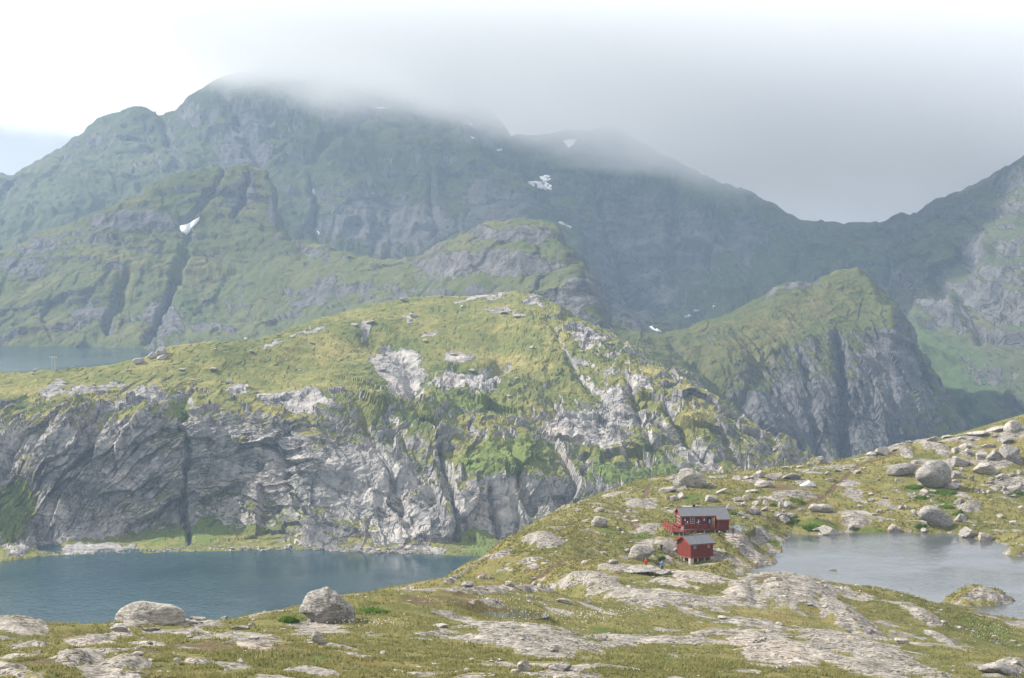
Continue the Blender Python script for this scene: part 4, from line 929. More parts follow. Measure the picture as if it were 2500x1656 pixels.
ORD = ['largest', 'second largest', 'third largest', 'fourth largest', 'fifth largest', 'sixth largest', 'seventh largest', 'eighth largest', 'ninth largest', 'tenth largest']
# (x, y of the middle, width, height) in photo pixels; options: roll deg, label, material, roundness
ZONES = {
 'block pile behind the right end of the long hut': [(1826,1213,22,17),(1801,1217,28,18,{'roll':-20}),(1836,1199,37,9,{'roll':-12}),(1786,1237,23,27,{'roll':25}),(1822,1230,18,18),(1842,1245,42,30),(1871,1242,22,17),(1875,1226,18,16),(1859,1217,14,10),(1813,1254,18,16),(1820,1263,20,9),(1849,1227,22,15),(1911,1232,15,19),(1927,1230,23,21),(1889,1248,9,8),(1838,1266,10,7),(1872,1265,10,6),(1883,1232,10,9)],
 'rocky knob above the left end of the long hut': [(1690,1169,69,50,{'label':'big angular boulder on the knob above the long hut roof','roll':8}),(1630,1190,50,30,{'roll':-25,'m':0}),(1642,1167,14,11),(1648,1216,22,17),(1666,1209,20,20),(1640,1233,13,9),(1631,1214,10,10),(1660,1180,30,14)],
 'ridge behind the white tent': [(1804,1166,27,14),(1855,1156,28,27,{'roll':14}),(1893,1162,45,26),(1938,1162,47,22,{'roll':5}),(1868,1180,48,24),(1825,1166,20,11),(1838,1165,14,10),(2004,1124,26,23,{'label':'pointed pale boulder standing on the skyline above the white tent','roll':12}),(1980,1134,14,11),(1990,1131,12,9),(1958,1139,20,8),(1940,1140,14,7),(1920,1142,22,10),(2025,1128,18,8)],
 'grass around the white tent': [(1977,1148,18,6),(1996,1144,18,7),(2025,1155,18,14),(2050,1147,22,12),(2030,1171,26,10),(2097,1151,22,13),(1939,1181,10,6),(2070,1145,14,6),(2014,1145,10,5)],
 'grass between the long hut and its block pile': [(1738,1216,31,24,{'label':'rounded grey boulder on the grass just above the long hut roof'}),(1758,1199,42,14,{'roll':-25,'label':'tilted slab of rock lying behind the rounded boulder above the hut'}),(1660,1262,10,6),(1706,1236,24,7)],
 'shore slope left of the tarn': [(1921,1269,29,22),(1914,1261,26,12),(1938,1259,24,10),(1918,1249,14,14),(1957,1244,16,9),(2004,1241,60,25,{'label':'wide split boulder above the left bank of the tarn','roll':4})],
 'far bank of the tarn': [(2031,1295,55,29,{'r':.6}),(2184,1293,34,27,{'label':'small pyramid of rock standing in the far edge of the tarn','roll':6}),(2288,1268,100,48,{'roll':34,'label':'long leaning boulder sliding into the far edge of the tarn','r':.6}),(2235,1250,18,17),(2371,1299,42,36,{'roll':10}),(2417,1308,46,32,{'roll':24}),(2348,1264,24,26),(2264,1294,20,14),(2090,1288,30,18),(2384,1283,11,7),(2000,1292,30,12)],
 'steep grass at the right edge of the picture': [(2450,1260,19,14),(2482,1272,20,24,{'roll':50}),(2413,1143,57,40,{'m':0}),(2431,1108,40,34),(2401,1113,28,20),(2472,1104,52,54,{'m':1}),(2494,1120,30,32,{'m':1}),(2480,1190,46,28,{'roll':-20}),(2453,1162,28,16,{'roll':-15}),(2482,1211,24,8),(2498,1238,14,10),(2377,1168,14,16)],
 'skyline at the right edge of the picture': [(2481,1036,48,46,{'roll':-20}),(2440,1043,50,25,{'roll':-18}),(2436,1062,25,14),(2465,1074,32,20),(2391,1058,54,14,{'roll':-8}),(2321,1065,34,9),(2281,1070,30,15),(2159,1100,38,28,{'m':0}),(2134,1105,30,17,{'roll':-20}),(2225,1079,20,9),(2228,1094,12,9),(2188,1098,20,9),(2352,1068,20,7),(2375,1073,12,8),(2420,1088,40,14)],
 'boulder cluster around the giant round boulder': [(2281,1160,89,76,{'label':'giant round grey boulder on the slope above the tarn','r':.95,'sub':5,'m':1}),(2201,1148,70,34,{'label':'wedge boulder with a dark overhang beside the giant round boulder','roll':-14,'m':1}),(2201,1171,26,8),(2338,1158,36,23,{'m':1}),(2352,1123,50,37,{'roll':-10}),(2354,1144,18,15,{'roll':30}),(2330,1187,40,21,{'roll':-8}),(2339,1174,22,10),(2327,1141,18,15),(2370,1101,21,18,{'roll':30}),(2339,1098,20,20),(2260,1202,18,24,{'roll':10}),(2284,1200,24,10),(2362,1088,28,19),(2238,1128,14,11)],
 'grass below the giant round boulder': [(2132,1206,14,8,{'r':.8}),(2132,1220,18,13),(2105,1235,14,10),(2164,1215,20,7),(2203,1218,18,9,{'roll':20}),(2206,1238,18,14),(2222,1236,18,16,{'roll':30}),(2284,1223,20,14,{'roll':35}),(2347,1221,30,26,{'roll':-45,'m':1}),(2184,1250,11,8),(2151,1247,12,12),(2170,1244,9,7),(2113,1143,16,5),(2149,1171,11,7),(2140,1256,14,7),(2155,1270,14,9),(2240,1205,12,8),(2250,1215,10,7),(2310,1233,12,8),(2270,1213,10,8),(2298,1210,9,6),(2190,1191,8,5),(2195,1197,8,5)],
 'grassy shoulder left of the huts': [(1464,1275,44,30,{'label':'angular boulder alone on the grassy shoulder left of the huts','roll':5}),(1428,1271,25,12,{'roll':-20}),(1385,1277,11,9),(1464,1242,27,19,{'roll':-20}),(1515,1291,17,12),(1553,1273,20,8),(1543,1322,12,5),(1474,1349,18,9),(1433,1348,10,9),(1428,1373,18,11),(1401,1284,10,5),(1528,1262,12,7),(1540,1245,14,7)],
 'rocks left of the small shed': [(1567,1351,66,42,{'label':'big cracked block of rock left of the small red shed','roll':6,'m':0}),(1531,1342,20,16,{'roll':-30}),(1499,1371,26,13),(1531,1360,16,12),(1572,1393,96,20,{'m':1,'label':'long low lichened rock in front of the person in orange','emb':.5}),(1622,1397,46,13,{'label':'low rock in front of the person in bright blue','emb':.5})],
 'gully in front of the grassy shoulder': [(1306,1383,28,16,{'r':.7}),(1284,1390,15,9),(1179,1406,28,20),(1202,1411,14,9),(1246,1424,24,15,{'r':.7}),(1304,1424,12,11),(1319,1430,15,13),(1140,1426,30,19),(1377,1467,40,15,{'r':.9,'roll':12}),(1294,1467,18,9),(1292,1455,17,8),(1435,1467,22,13,{'m':1}),(1273,1425,6,5)],
 'near grass in the middle of the picture': [(1279,1625,31,33,{'roll':-12}),(1258,1641,27,18,{'m':2,'label':'pinkish broken block leaning against a pale stone on near grass'}),(1369,1628,57,25,{'m':1}),(1417,1635,30,19),(1344,1625,16,10),(1470,1556,33,18,{'r':.7}),(1353,1584,29,14,{'roll':12}),(1774,1508,34,12,{'roll':8}),(1707,1572,17,9),(1137,1634,26,8),(1201,1650,20,9),(1071,1528,46,9),(1546,1536,9,4)],
 'near slabs at the lower right': [(2210,1565,38,19),(1915,1630,29,17,{'m':1}),(1991,1611,36,16,{'roll':30}),(2133,1554,12,10),(1908,1522,22,9),(2457,1632,100,34,{'label':'wide pale boulder in the bottom right corner of the picture','r':.7}),(2491,1616,26,10),(2491,1503,20,16),(2000,1620,18,8)],
 'near slope at the lower left': [(365,1498,165,50,{'label':'whale-backed pale rock at the lake edge of the near slope','r':.6,'sub':5,'m':0,'emb':.3}),(282,1532,46,24,{'r':.6}),(326,1524,32,14,{'roll':-24,'m':1}),(360,1537,46,13,{'m':1}),(357,1569,20,11),(328,1583,14,11),(341,1578,12,8),(389,1582,8,7),(330,1596,40,12,{'m':1}),(30,1598,18,6),(425,1612,19,17,{'r':.8,'m':0}),(582,1612,17,17),(616,1579,18,8,{'r':.9,'m':2}),(688,1537,18,7,{'r':.9}),(577,1533,52,13,{'m':1}),(609,1522,18,20,{'roll':20}),(555,1569,40,9,{'m':1}),(615,1558,30,7,{'m':1}),(547,1635,14,9),(457,1555,17,8),(478,1510,46,11),(542,1508,18,12),(460,1473,9,9)],
 'near grass by the great lichened boulder': [(800,1480,139,96,{'label':'great grey lichened boulder with orange tufts on near grass','sub':5,'m':1,'seed':4412,'peak':.5,'r':.12}),(779,1558,36,36,{'roll':16,'label':'upright pale stone propped on flat plates in near grass','m':0}),(749,1564,27,5),(755,1570,20,5),(932,1594,17,14),(898,1546,26,7),(745,1448,0,0),(872,1452,9,6),(890,1457,6,4)],
}
NTH = 'first second third fourth fifth sixth seventh eighth ninth tenth eleventh twelfth thirteenth fourteenth fifteenth sixteenth seventeenth eighteenth nineteenth twentieth'.split()
NTH += ['twenty-' + q for q in NTH[:9]] + ['thirtieth'] + ['thirty-' + q for q in NTH[:9]]
SHORT = {z: s for z, s in zip(ZONES, ['in the block pile right of the long hut', 'on the rocky knob above the long hut', 'on the ridge behind the white tent', 'on the grass around the white tent', 'on the grass just behind the long hut', 'on the bank left of the tarn', 'along the far bank of the tarn', 'on the steep grass at the right edge', 'on the skyline toward the right edge', 'clustered round the giant round boulder', 'on the grass below the giant round boulder', 'on the grassy shoulder left of the huts', 'beside the rocks left of the shed', 'in the gully below the grassy shoulder', 'on the near grass at bottom middle', 'on the near slabs at lower right', 'on the near slope at lower left', 'by the great lichened boulder'])}
PLACE = {}
seed = 100
nb = 0
for zone, rows in ZONES.items():
    rows = [r for r in rows if r[2] > 0]
    plainr = sorted([r for r in rows if not (len(r) > 4 and 'label' in r[4])], key=lambda r: -r[2] * r[3])
    big = plainr[:8]; small = sorted(plainr[8:], key=lambda r: r[0])
    names_for = {id(r): f"{ORD[i]} plain boulder {SHORT[zone]}" for i, r in enumerate(big)}
    names_for.update({id(r): f"{NTH[i]} from left of small stones {SHORT[zone]}" for i, r in enumerate(small)})
    for r in rows:
        x, y, w, h = r[:4]; op = r[4] if len(r) > 4 else {}
        seed += 7
        base = ground_at(x, y + 0.40 * h)
        Y = base[1]
        sx = 0.5 * w * Y / FPX; sz = 0.54 * h * Y / FPX
        roll = op.get('roll', 0)
        if abs(roll) > 15:
            a = math.radians(abs(roll)); sz = max(0.45 * sz, (sz - 0.55 * sx * math.sin(a))); 
        sy = float(np.clip(0.5 * (sx + sz), 0.55 * sx, 1.4 * sz + .3 * sx))
        sub = op.get('sub', 4 if w > 15 else 3)
        me = boulder_mesh(sx, sy, sz, op.get('seed', seed), sub, op.get('r', 0.22), 0, op.get('peak', 0))
        lb = op['label'] if 'label' in op else names_for[id(r)]
        if lb in OUT:
            pts_, dep, sub_ = OUT[lb]
            base = ground_at(x, min(y + .48 * h, max(p[1] for p in pts_)) - .06 * h); Y = base[1]
            bpy.data.meshes.remove(me)
            me, cc, szo, sxo = outline_mesh(pts_, Y + .3 * sx, seed, dep, sub_, .3 if 'round' in lb or 'whale' in lb else 1.0)
        o = link('boulder', me, M_ROCK[op.get('m', (0, 0, 1, 2)[seed % 4])], label=lb, cat='boulder', group='boulders on the ' + zone)
        if lb in OUT:
            o.location = world(cc[0], cc[1], Y + .3 * sx)
            o.rotation_euler = (0, 0, 0)
            nb += 1
            continue
        emb = op.get('emb', .32)
        cz = base[2] + sz * emb
        o.location = (base[0], Y + 0.55 * sy, max(cz, ground_z(base[0], Y + .55 * sy) + (emb - .17) * sz))
        o.rotation_euler = (random.uniform(-.15, .15), math.radians(roll), random.uniform(-.3, .3))
        nb += 1

# rubble of dark blocks right of the giant boulder: thirty-odd pieces told apart one by one
rr = random.Random(5)
blocks = []
for i in range(34):
    x, y = rr.uniform(2388, 2498), rr.uniform(1156, 1208)
    if y < 1152 + (2500 - x) * .22: continue
    w = rr.uniform(8, 20); blocks.append((x, y, w, w * rr.uniform(.5, .8)))
for i, (x, y, w, h) in enumerate(sorted(blocks)):
    b = ground_at(x, y); s = .5 * w * b[1] / FPX
    o = link('boulder', boulder_mesh(s, s * .9, s * h / w, 3000 + i, 3, .15), M_ROCK[1], label=f'{NTH[i]} from left of dark blocks in rubble right of the giant boulder', cat='boulder', group='rubble blocks right of the giant boulder')
    o.location = (b[0], b[1], b[2] + .3 * s); o.rotation_euler = (rr.uniform(-.5, .5), rr.uniform(-.5, .5), rr.uniform(0, 3))

# cairn on the worn slab
cb = ground_at(1866, 1566)
heap = sorted((1.1 * rr.uniform(-.8, .8), rr.uniform(-.5, .5)) for _ in range(11))
for i, (hx, hy) in enumerate(heap):
    s = rr.uniform(.12, .3); d = math.hypot(hx, hy)
    X, Y = cb[0] + hx, cb[1] + hy
    o = link('stone', boulder_mesh(s, s * .8, s * .55, 3300 + i, 3, .2), M_ROCK[i % 2], label=f'{NTH[i]} from left of flat stones in the heap on worn slab', cat='stone', group='stones of the heap on the worn slab')
    o.location = (X, Y, ground_z(X, Y) + .12 + .35 * max(0, .6 - d)); o.rotation_euler = (rr.uniform(-.4, .4), rr.uniform(-.4, .4), rr.uniform(0, 3))

# boulders on the sunlit hill and other slopes, set on the built surface
class Surf:
    def __init__(s, P, PX, PY):
        s.P, _ = P, 0
        s.X, s.Y = pix(P)
    def at(s, x, y, top=True):
        d = (s.X - x) ** 2 + (s.Y - y) ** 2
        d = d + 0.0
        return s.P[np.unravel_index(np.argmin(d[: int(len(d) * .96)]), d[: int(len(d) * .96)].shape)]
MID = Surf(MHP, MHX, MHY)
crest_rocks = [(372, 868, 24, 20, 'left'), (392, 858, 26, 26, 'middle'), (395, 872, 30, 14, 'front'), (336, 882, 28, 16, 'low')]
for x, y, w, h, t_ in crest_rocks:
    b = MID.at(x, y + h * .4); s = .5 * w * b[1] / FPX
    o = link('boulder', boulder_mesh(s, s * .8, s * h / w, 3400 + x, 4, .25), M_ROCK[0], cat='boulder', group='boulders on the crest of the sunlit hill',
             label={'left': 'left boulder of the cluster on the sunlit hill crest by far lake', 'middle': 'topmost boulder of the cluster on the sunlit hill crest by far lake', 'front': 'low front boulder of the cluster on the sunlit hill crest by far lake', 'low': 'separate mossy boulder left of the cluster on the sunlit hill crest'}[t_])
    o.location = (b[0], b[1] + s * .4, b[2] + s * h / w * .7)
mids = [(82, 913, 12), (90, 906, 14), (437, 960, 12), (500, 965, 10), (615, 863, 16), (650, 855, 10), (525, 853, 10), (470, 930, 12), (435, 970, 10), (520, 905, 70), (560, 935, 46), (605, 947, 20), (445, 905, 20), (700, 880, 10), (732, 905, 10), (760, 840, 16), (866, 795, 36), (905, 790, 40), (850, 830, 10), (1010, 775, 24), (1040, 835, 20), (985, 735, 30), (1230, 765, 46), (1262, 775, 28), (1130, 750, 16), (1280, 775, 30), (1110, 868, 30), (1150, 905, 22), (1262, 925, 14), (1275, 955, 12), (1245, 968, 12), (935, 905, 26), (1430, 895, 16), (1300, 850, 14), (176, 897, 10), (230, 940, 10), (310, 905, 12), (165, 975, 12), (1360, 820, 14), (1420, 860, 14), (1500, 905, 12), (680, 820, 12), (600, 815, 14), (690, 835, 8), (780, 872, 8), (380, 945, 10), (330, 930, 8), (545, 1000, 10)]
mids = [(x, y, min(w, 24)) for x, y, w in mids]
for i, (x, y, w) in enumerate(mids):
    b = MID.at(x, y); s = .5 * w * b[1] / FPX
    zn = 'left half' if x < 560 else 'middle' if x < 960 else 'right half'
    srt = sorted([m for m in mids if (m[0] < 560, m[0] < 960) == (x < 560, x < 960)])
    o = link('boulder', boulder_mesh(s, s * .8, s * rr.uniform(.3, .5), 3500 + i, 3 if w < 30 else 4, .2), M_ROCK[i % 3], label=f'{NTH[srt.index((x, y, w))]} from left of stones on the {zn} of sunlit hill', cat='boulder', group='boulders scattered on the sunlit hill')
    o.location = (b[0], b[1], b[2] + s * .25); o.rotation_euler = (rr.uniform(-.2, .2), rr.uniform(-.2, .2), rr.uniform(0, 3))

# pale shingle along the lake foot
sv, sf = [], []
V0, F0 = ico(1)
for i in range(1100):
    x = rr.choice([rr.uniform(60, 1160), rr.uniform(380, 1160)])
    py = np.interp(x / K, [75, 120, 250, 450, 700, 860, 1000, 1085], [1288, 1281, 1279, 1273, 1270, 1278, 1280, 1283]) * K
    Yb = (LAKE_Z - EYE) / slope_of(py)
    b = world(x, py, Yb + rr.uniform(-1.0, 3.0) + 2.5 * math.sin(x * .11) * math.sin(x * .037))
    s = rr.uniform(.12, .5) * (2.6 if rr.random() < .06 else 1)
    z = LAKE_Z + max(0, b[1] - Yb) * .35 + .1
    sf.append(F0 + len(sv) * len(V0)); sv.append(V0 * [s, s, s * .7] * (1 + .25 * rng.normal(size=(len(V0), 1))) + [b[0], b[1], z])
link('shingle', raw_mesh('shingle', np.concatenate(sv), np.concatenate(sf)), M_ROCK[2], kind='stuff', label='band of pale shingle along the foot of the cliffs')
# ------------------------------------------------------------------ the two red huts
def paint(name, col, boards=0.13, axis='x', var=0.12):
    """boarded, painted wood: narrow dark joints between boards plus uneven weathering"""
    t = NT(name)
    o = t.obj()
    sx = t.node('ShaderNodeSeparateXYZ'); t.l.new(o, sx.inputs[0])
    a = t.math('ADD', sx.outputs['X'], sx.outputs['Y'])
    fr = t.math('FRACT', t.math('DIVIDE', a, boards))
    j = t.rng(fr, 0.0, 0.12, 1.0, 0.0)
    n = t.noise(t.mapping(o, (1, 1, .15)), 3.0, 5, .6)
    c = t.mix(t.rng(n, .3, .7), tuple(x * (1 - var) for x in col), tuple(x * (1 + var) for x in col))
    c = t.mix(t.math('MULTIPLY', j, .55), c, tuple(x * .35 for x in col))
    return t.finish(c, .75, t.bump(t.math('MULTIPLY', j, -1.0), .02, .8), .25)
M_RED = paint('red_boards', (0.145, 0.022, 0.012))
M_REDTRIM = plain('red_trim', (0.23, 0.036, 0.02), .6, .12)
M_REDWOOD = plain('red_deck', (0.22, 0.055, 0.042), .75, .2)
M_ROOF = plain('roof_felt', (0.108, 0.116, 0.136), .7, .1, 2.0)
M_WHITE = plain('white_paint', (0.58, 0.57, 0.54), .5, .05)
M_GLASS = NT('dark_glass').finish((0.03, 0.035, 0.04), .08, spec=.6)
M_DARK = plain('inside_shade', (0.015, 0.012, 0.01), .9, .1)
M_POST = plain('weathered_post', (0.42, 0.40, 0.36), .85, .15)
M_CONC = plain('concrete', (0.40, 0.37, 0.34), .9, .12)
M_BLACK = plain('black_metal', (0.02, 0.02, 0.022), .6, .2)
M_OCHRE = plain('varnished_door', (0.42, 0.27, 0.09), .5, .15)

class Frame:
    """local axes of a hut: u along the front, v backwards, origin at the near-left wall corner on the floor"""
    def __init__(s, px, py, Y, turn):
        p = world(px, py, Y); s.o = Vector(p); s.a = turn
    def root(s, name, label, cat):
        e = bpy.data.objects.new(name, None); COL.objects.link(e); e.location = s.o; e.rotation_euler = (0, 0, s.a)
        e['label'] = label; e['category'] = cat
        return e

def bxm(lo, hi, bev=0.0):
    bm = bmesh.new(); bmesh.ops.create_cube(bm, size=1)
    for v in bm.verts: v.co = Vector([lo[i] + (v.co[i] + .5) * (hi[i] - lo[i]) for i in range(3)])
    if bev: bmesh.ops.bevel(bm, geom=list(bm.edges), offset=bev, segments=1, affect='EDGES')
    me = bpy.data.meshes.new('box'); bm.to_mesh(me); bm.free(); return me
def box(name, parent, lo, hi, mat, bev=0.0, **k):
    me = bxm(lo, hi, bev); me.name = name
    return link(name, me, mat, parent, **k)
def prism(name, parent, poly, axis, a0, a1, mat):
    """extrude a polygon (in the two other axes) along axis 0=u,1=v"""
    bm = bmesh.new(); vs = []
    for a in (a0, a1):
        vs.append([bm.verts.new((a, p[0], p[1]) if axis == 0 else (p[0], a, p[1])) for p in poly])
    n = len(poly)
    bm.faces.new(vs[0]); bm.faces.new(vs[1][::-1])
    for i in range(n): bm.faces.new([vs[0][i], vs[1][i], vs[1][(i + 1) % n], vs[0][(i + 1) % n]])
    bmesh.ops.recalc_face_normals(bm, faces=bm.faces)
    me = bpy.data.meshes.new(name); bm.to_mesh(me); bm.free()
    return link(name, me, mat, parent)
def beam(name, parent, p, q, w, mat, h=None):
    p, q = Vector(p), Vector(q); d = q - p
    me = bxm((-.5 * w, -.5 * (h or w), 0), (.5 * w, .5 * (h or w), d.length)); me.name = name
    o = link(name, me, mat, parent); o.location = p; o.rotation_euler = d.to_track_quat('Z', 'Y').to_euler()
    return o
def window(parent, plane, c, w, h, nx, ny, out):
    """plane 'u' lies in a front wall (normal -v), 'v' in a gable wall (normal -u)"""
    def bb(lo, hi, name, mat, par):
        if plane == 'v': lo, hi = (lo[1], lo[0], lo[2]), (hi[1], hi[0], hi[2])
        return box(name, par, lo, hi, mat)
    x, z = c
    win = bb((x - w/2 - .045, out - .05, z - h/2 - .045), (x + w/2 + .045, out - .012, z + h/2 + .045), 'window', M_WHITE, parent)
    for i in range(nx):
        for j in range(ny):
            g = .025
            bb((x - w/2 + i*w/nx + g, out - .058, z - h/2 + j*h/ny + g), (x - w/2 + (i+1)*w/nx - g, out - .052, z - h/2 + (j+1)*h/ny - g), 'pane', M_GLASS, win)
    return win

# ---- long hut
TH = math.radians(7.5)
HF = Frame(1664.0, 1291.0, 342.0, TH)
L, Dp, Hw, SL = 8.5, 4.9, 2.35, math.tan(math.radians(24))
hut = HF.root('hut', 'long red wooden hut with grey roof, open door and side deck', 'hut')
rz = Hw + SL * Dp / 2
prism('wall', hut, [(0, -.25), (Dp, -.25), (Dp, Hw), (Dp/2, rz), (0, Hw)], 0, 0, L, M_RED)
AX0, AX1, AD = 6.55, 8.5, 1.25                       # annex in front of the right end
prism('annex', hut, [(-AD, -.25), (-.01, -.25), (-.01, Hw - .02), (-AD, Hw - SL * AD)], 0, AX0, AX1 - .004, M_RED)
ov, t_ = .32, .09
def roof(name, par, u0, u1, v0, v1, z0, z1, mat):
    n = math.hypot(v1 - v0, z1 - z0); nv, nz = -(z1 - z0) / n * t_, (v1 - v0) / n * t_
    if nz < 0: nv, nz = -nv, -nz
    return prism(name, par, [(v0, z0), (v1, z1), (v1 + nv, z1 + nz), (v0 + nv, z0 + nz)], 0, u0, u1, mat)
rf = roof('roof', hut, -ov, L + ov, -ov, Dp/2, Hw - SL*ov + .03, rz + .03, M_ROOF)
roof('roof', hut, -ov, L + ov, Dp + ov, Dp/2, Hw - SL*ov + .031, rz + .031, M_ROOF)
roof('annex_roof', hut, AX0 - .2, L + ov, -AD - .3, -ov - .01, Hw - SL*(AD + .3) + .03, Hw - SL*(ov + .01) + .03, M_ROOF)
for k in range(8):                                    # standing seams of the felt strips
    u = .85 + k * 1.05
    beam('seam', rf, (u, -ov, Hw - SL*ov + .03 + t_ * 1.1), (u, Dp/2 - .02, rz + .02 + t_ * 1.1), .03, M_ROOF)
beam('ridge_cap', rf, (-ov, Dp/2, rz + .13), (L + ov, Dp/2, rz + .13), .16, M_ROOF, .05)
for u in (-ov - .03, L + ov + .03):                    # barge boards
    beam('barge_board', hut, (u, -ov - .02, Hw - SL*ov - .02), (u, Dp/2, rz + .05), .05, M_REDTRIM, .2).rotation_euler.rotate_axis('Z', 0)
    beam('barge_board', hut, (u, Dp + ov + .02, Hw - SL*ov - .02), (u, Dp/2, rz + .05), .05, M_REDTRIM, .2)
beam('barge_board', hut, (AX0 - .23, -AD - .32, Hw - SL*(AD + .3) - .03), (AX0 - .23, -ov, Hw - SL*ov - .01), .05, M_REDTRIM, .2)
box('fascia', hut, (-ov, -ov - .05, Hw - SL*ov - .13), (AX0 - .22, -ov - .003, Hw - SL*ov + .02), M_REDTRIM)
box('fascia', hut, (AX0 - .2, -AD - .35, Hw - SL*(AD + .3) - .13), (L + ov, -AD - .303, Hw - SL*(AD + .3) + .02), M_REDTRIM)
box('chimney', hut, (2.7, Dp/2 + .1, rz - .2), (3.15, Dp/2 + .5, rz + .55), M_BLACK, .03)
for u, v in ((-.06, -.06), (L - .02, Dp - .02), (-.06, Dp - .02)):
    box('corner_board', hut, (u, v, -.25), (u + .1, v + .1, Hw - .02), M_REDTRIM)
for u in (AX0 - .05, AX1 - .06):
    box('corner_board', hut, (u, -AD - .05, -.25), (u + .1, -AD + .05, Hw - SL*AD - .04), M_REDTRIM)
window(hut, 'u', (2.0, 1.45), .78, 1.0, 2, 3, 0.0)
for v in (1.35, 2.4, 3.45):
    window(hut, 'v', (v, 1.32), .72, 1.25, 1, 2, 0.0)
box('window_board', hut, (-.055, .85, .52), (-.01, 3.95, .62), M_REDTRIM)
box('gable_board', hut, (-.06, -.02, 2.28), (-.008, Dp + .02, 2.40), M_REDTRIM)
dr = box('doorway_shade', hut, (4.75, -.03, 0.02), (5.55, -.004, 2.0), M_DARK)  # dark sheet on the closed wall, painted shade of the interior
lf = box('door', hut, (0, -.03, 0), (.8, .03, 1.95), M_OCHRE); lf.location = (5.6, -.04, .02); lf.rotation_euler = (0, 0, math.radians(-58))
box('handle', lf, (.68, -.07, .95), (.76, -.032, 1.0), M_BLACK)
for u0, u1 in ((4.66, 4.75), (5.55, 5.64)): box('door_frame', hut, (u0, -.06, .02), (u1, -.005, 2.08), M_REDTRIM)
for i, u in enumerate((.62, 4.2)):
    plate = box('wall_plate', hut, (u - .14, -.16, 1.35), (u + .14, -.005, 1.8), M_WHITE, .05)  # plain white plates on the front wall
box('name_board', hut, (3.75, -.06, 2.0), (4.4, -.01, 2.09), M_WHITE)
# deck along the front and left side
DZ = -.06
FD = -1.3                                              # front edge of the front deck
def deck(name, par, u0, u1, v0, v1, z):
    d = box(name, par, (u0, v0, z - .18), (u1, v1, z - .05), M_REDWOOD)
    n = int((v1 - v0) / .145)
    for i in range(n):
        y0 = v0 + (v1 - v0) * i / n
        box('plank', d, (u0 - .02, y0 + .01, z - .048), (u1 + .02, y0 + (v1 - v0) / n - .012, z), M_REDWOOD)
    return d
deck('front_deck', hut, .05, AX0 - .06, FD, -.07, DZ)
SD0, SD1, SV0, SV1 = -2.35, -.12, -3.0, 6.0
deck('side_deck', hut, SD0, SD1, SV0, SV1, DZ - .02)
def railing(par, pts, h=.92, rails=(.3, .6), zb=DZ, cap=True, step=1.35):
    r = beam('railing', par, (*pts[0], zb + h), (*pts[-1], zb + h), .06, M_REDTRIM, .13) if False else None
    for a, b in zip(pts[:-1], pts[1:]):
        a3, b3 = Vector((*a, zb)), Vector((*b, zb))
        top = beam('top_rail', par, a3 + Vector((0, 0, h)), b3 + Vector((0, 0, h)), .11, M_REDTRIM, .05)
        for q in rails: beam('rail', par, a3 + Vector((0, 0, q)), b3 + Vector((0, 0, q)), .03, M_REDTRIM, .1)
        n = max(1, round((b3 - a3).length / step))
        for i in range(n + 1):
            c = a3.lerp(b3, i / n)
            box('rail_post', par, (c.x - .04, c.y - .04, zb - .2), (c.x + .04, c.y + .04, zb + h - .03), M_REDTRIM)
railing(hut, [(1.45, FD + .04), (AX0 - .12, FD + .04)])
railing(hut, [(SD1 - .03, SV0 + .04), (SD0 + .04, SV0 + .04)], zb=DZ - .02)
railing(hut, [(SD0 + .04, SV0 + .2), (SD0 + .04, SV1 - .04)], zb=DZ - .02, rails=(.18, .38, .58))
railing(hut, [(SD0 + .2, SV1 - .04), (SD1, SV1 - .04)], zb=DZ - .02)
railing(hut, [(SD1 - .03, SV0 + .2), (SD1 - .03, FD - .1)], zb=DZ - .02)
bench = box('bench_seat', hut, (-.62, .4, .36), (-.2, 4.4, .42), M_REDTRIM)
for v in (.5, 2.4, 4.3): box('bench_leg', bench, (-.58, v, DZ), (-.24, v + .08, .355), M_REDTRIM)
for i in range(3):                                     # steps up to the front deck
    box('step', hut, (.1, FD - .3 - .28 * i, DZ - .22 - .17 * i), (1.3, FD - .02 - .28 * i, DZ - .16 - .17 * i), M_REDWOOD)
# piles under the deck and annex, each carried down to the ground
def pile(par, F, u, v, ztop, w=.16, mat=None, name='pile'):
    p = F.o + Vector((math.cos(F.a) * u - math.sin(F.a) * v, math.sin(F.a) * u + math.cos(F.a) * v, 0))
    zg = ground_z(p.x, p.y) - F.o.z - .25
    if zg < ztop: box(name, par, (u - w/2, v - w/2, zg), (u + w/2, v + w/2, ztop), mat or M_POST)
for u, v in [(SD0 + .12, SV0 + .15), (SD0 + .12, -1.2), (SD0 + .12, .6), (SD0 + .12, 2.4), (SD0 + .12, 4.2), (SD1 - .2, SV0 + .15), (SD1 - .9, SV0 + .15), (.4, FD + .1), (2.2, FD + .1), (4.0, FD + .1), (5.9, FD + .1)]:
    pile(hut, HF, u, v, DZ - .21)
for u in (AX0 + .15, AX1 - .3): pile(hut, HF, u, -AD + .15, -.26, .22)
for u in (.3, 3, 5.6, 8.2): pile(hut, HF, u, Dp - .2, -.26, .3, M_CONC)
for u in (.3, 3, 5.6): pile(hut, HF, u, .2, -.26, .3, M_CONC)

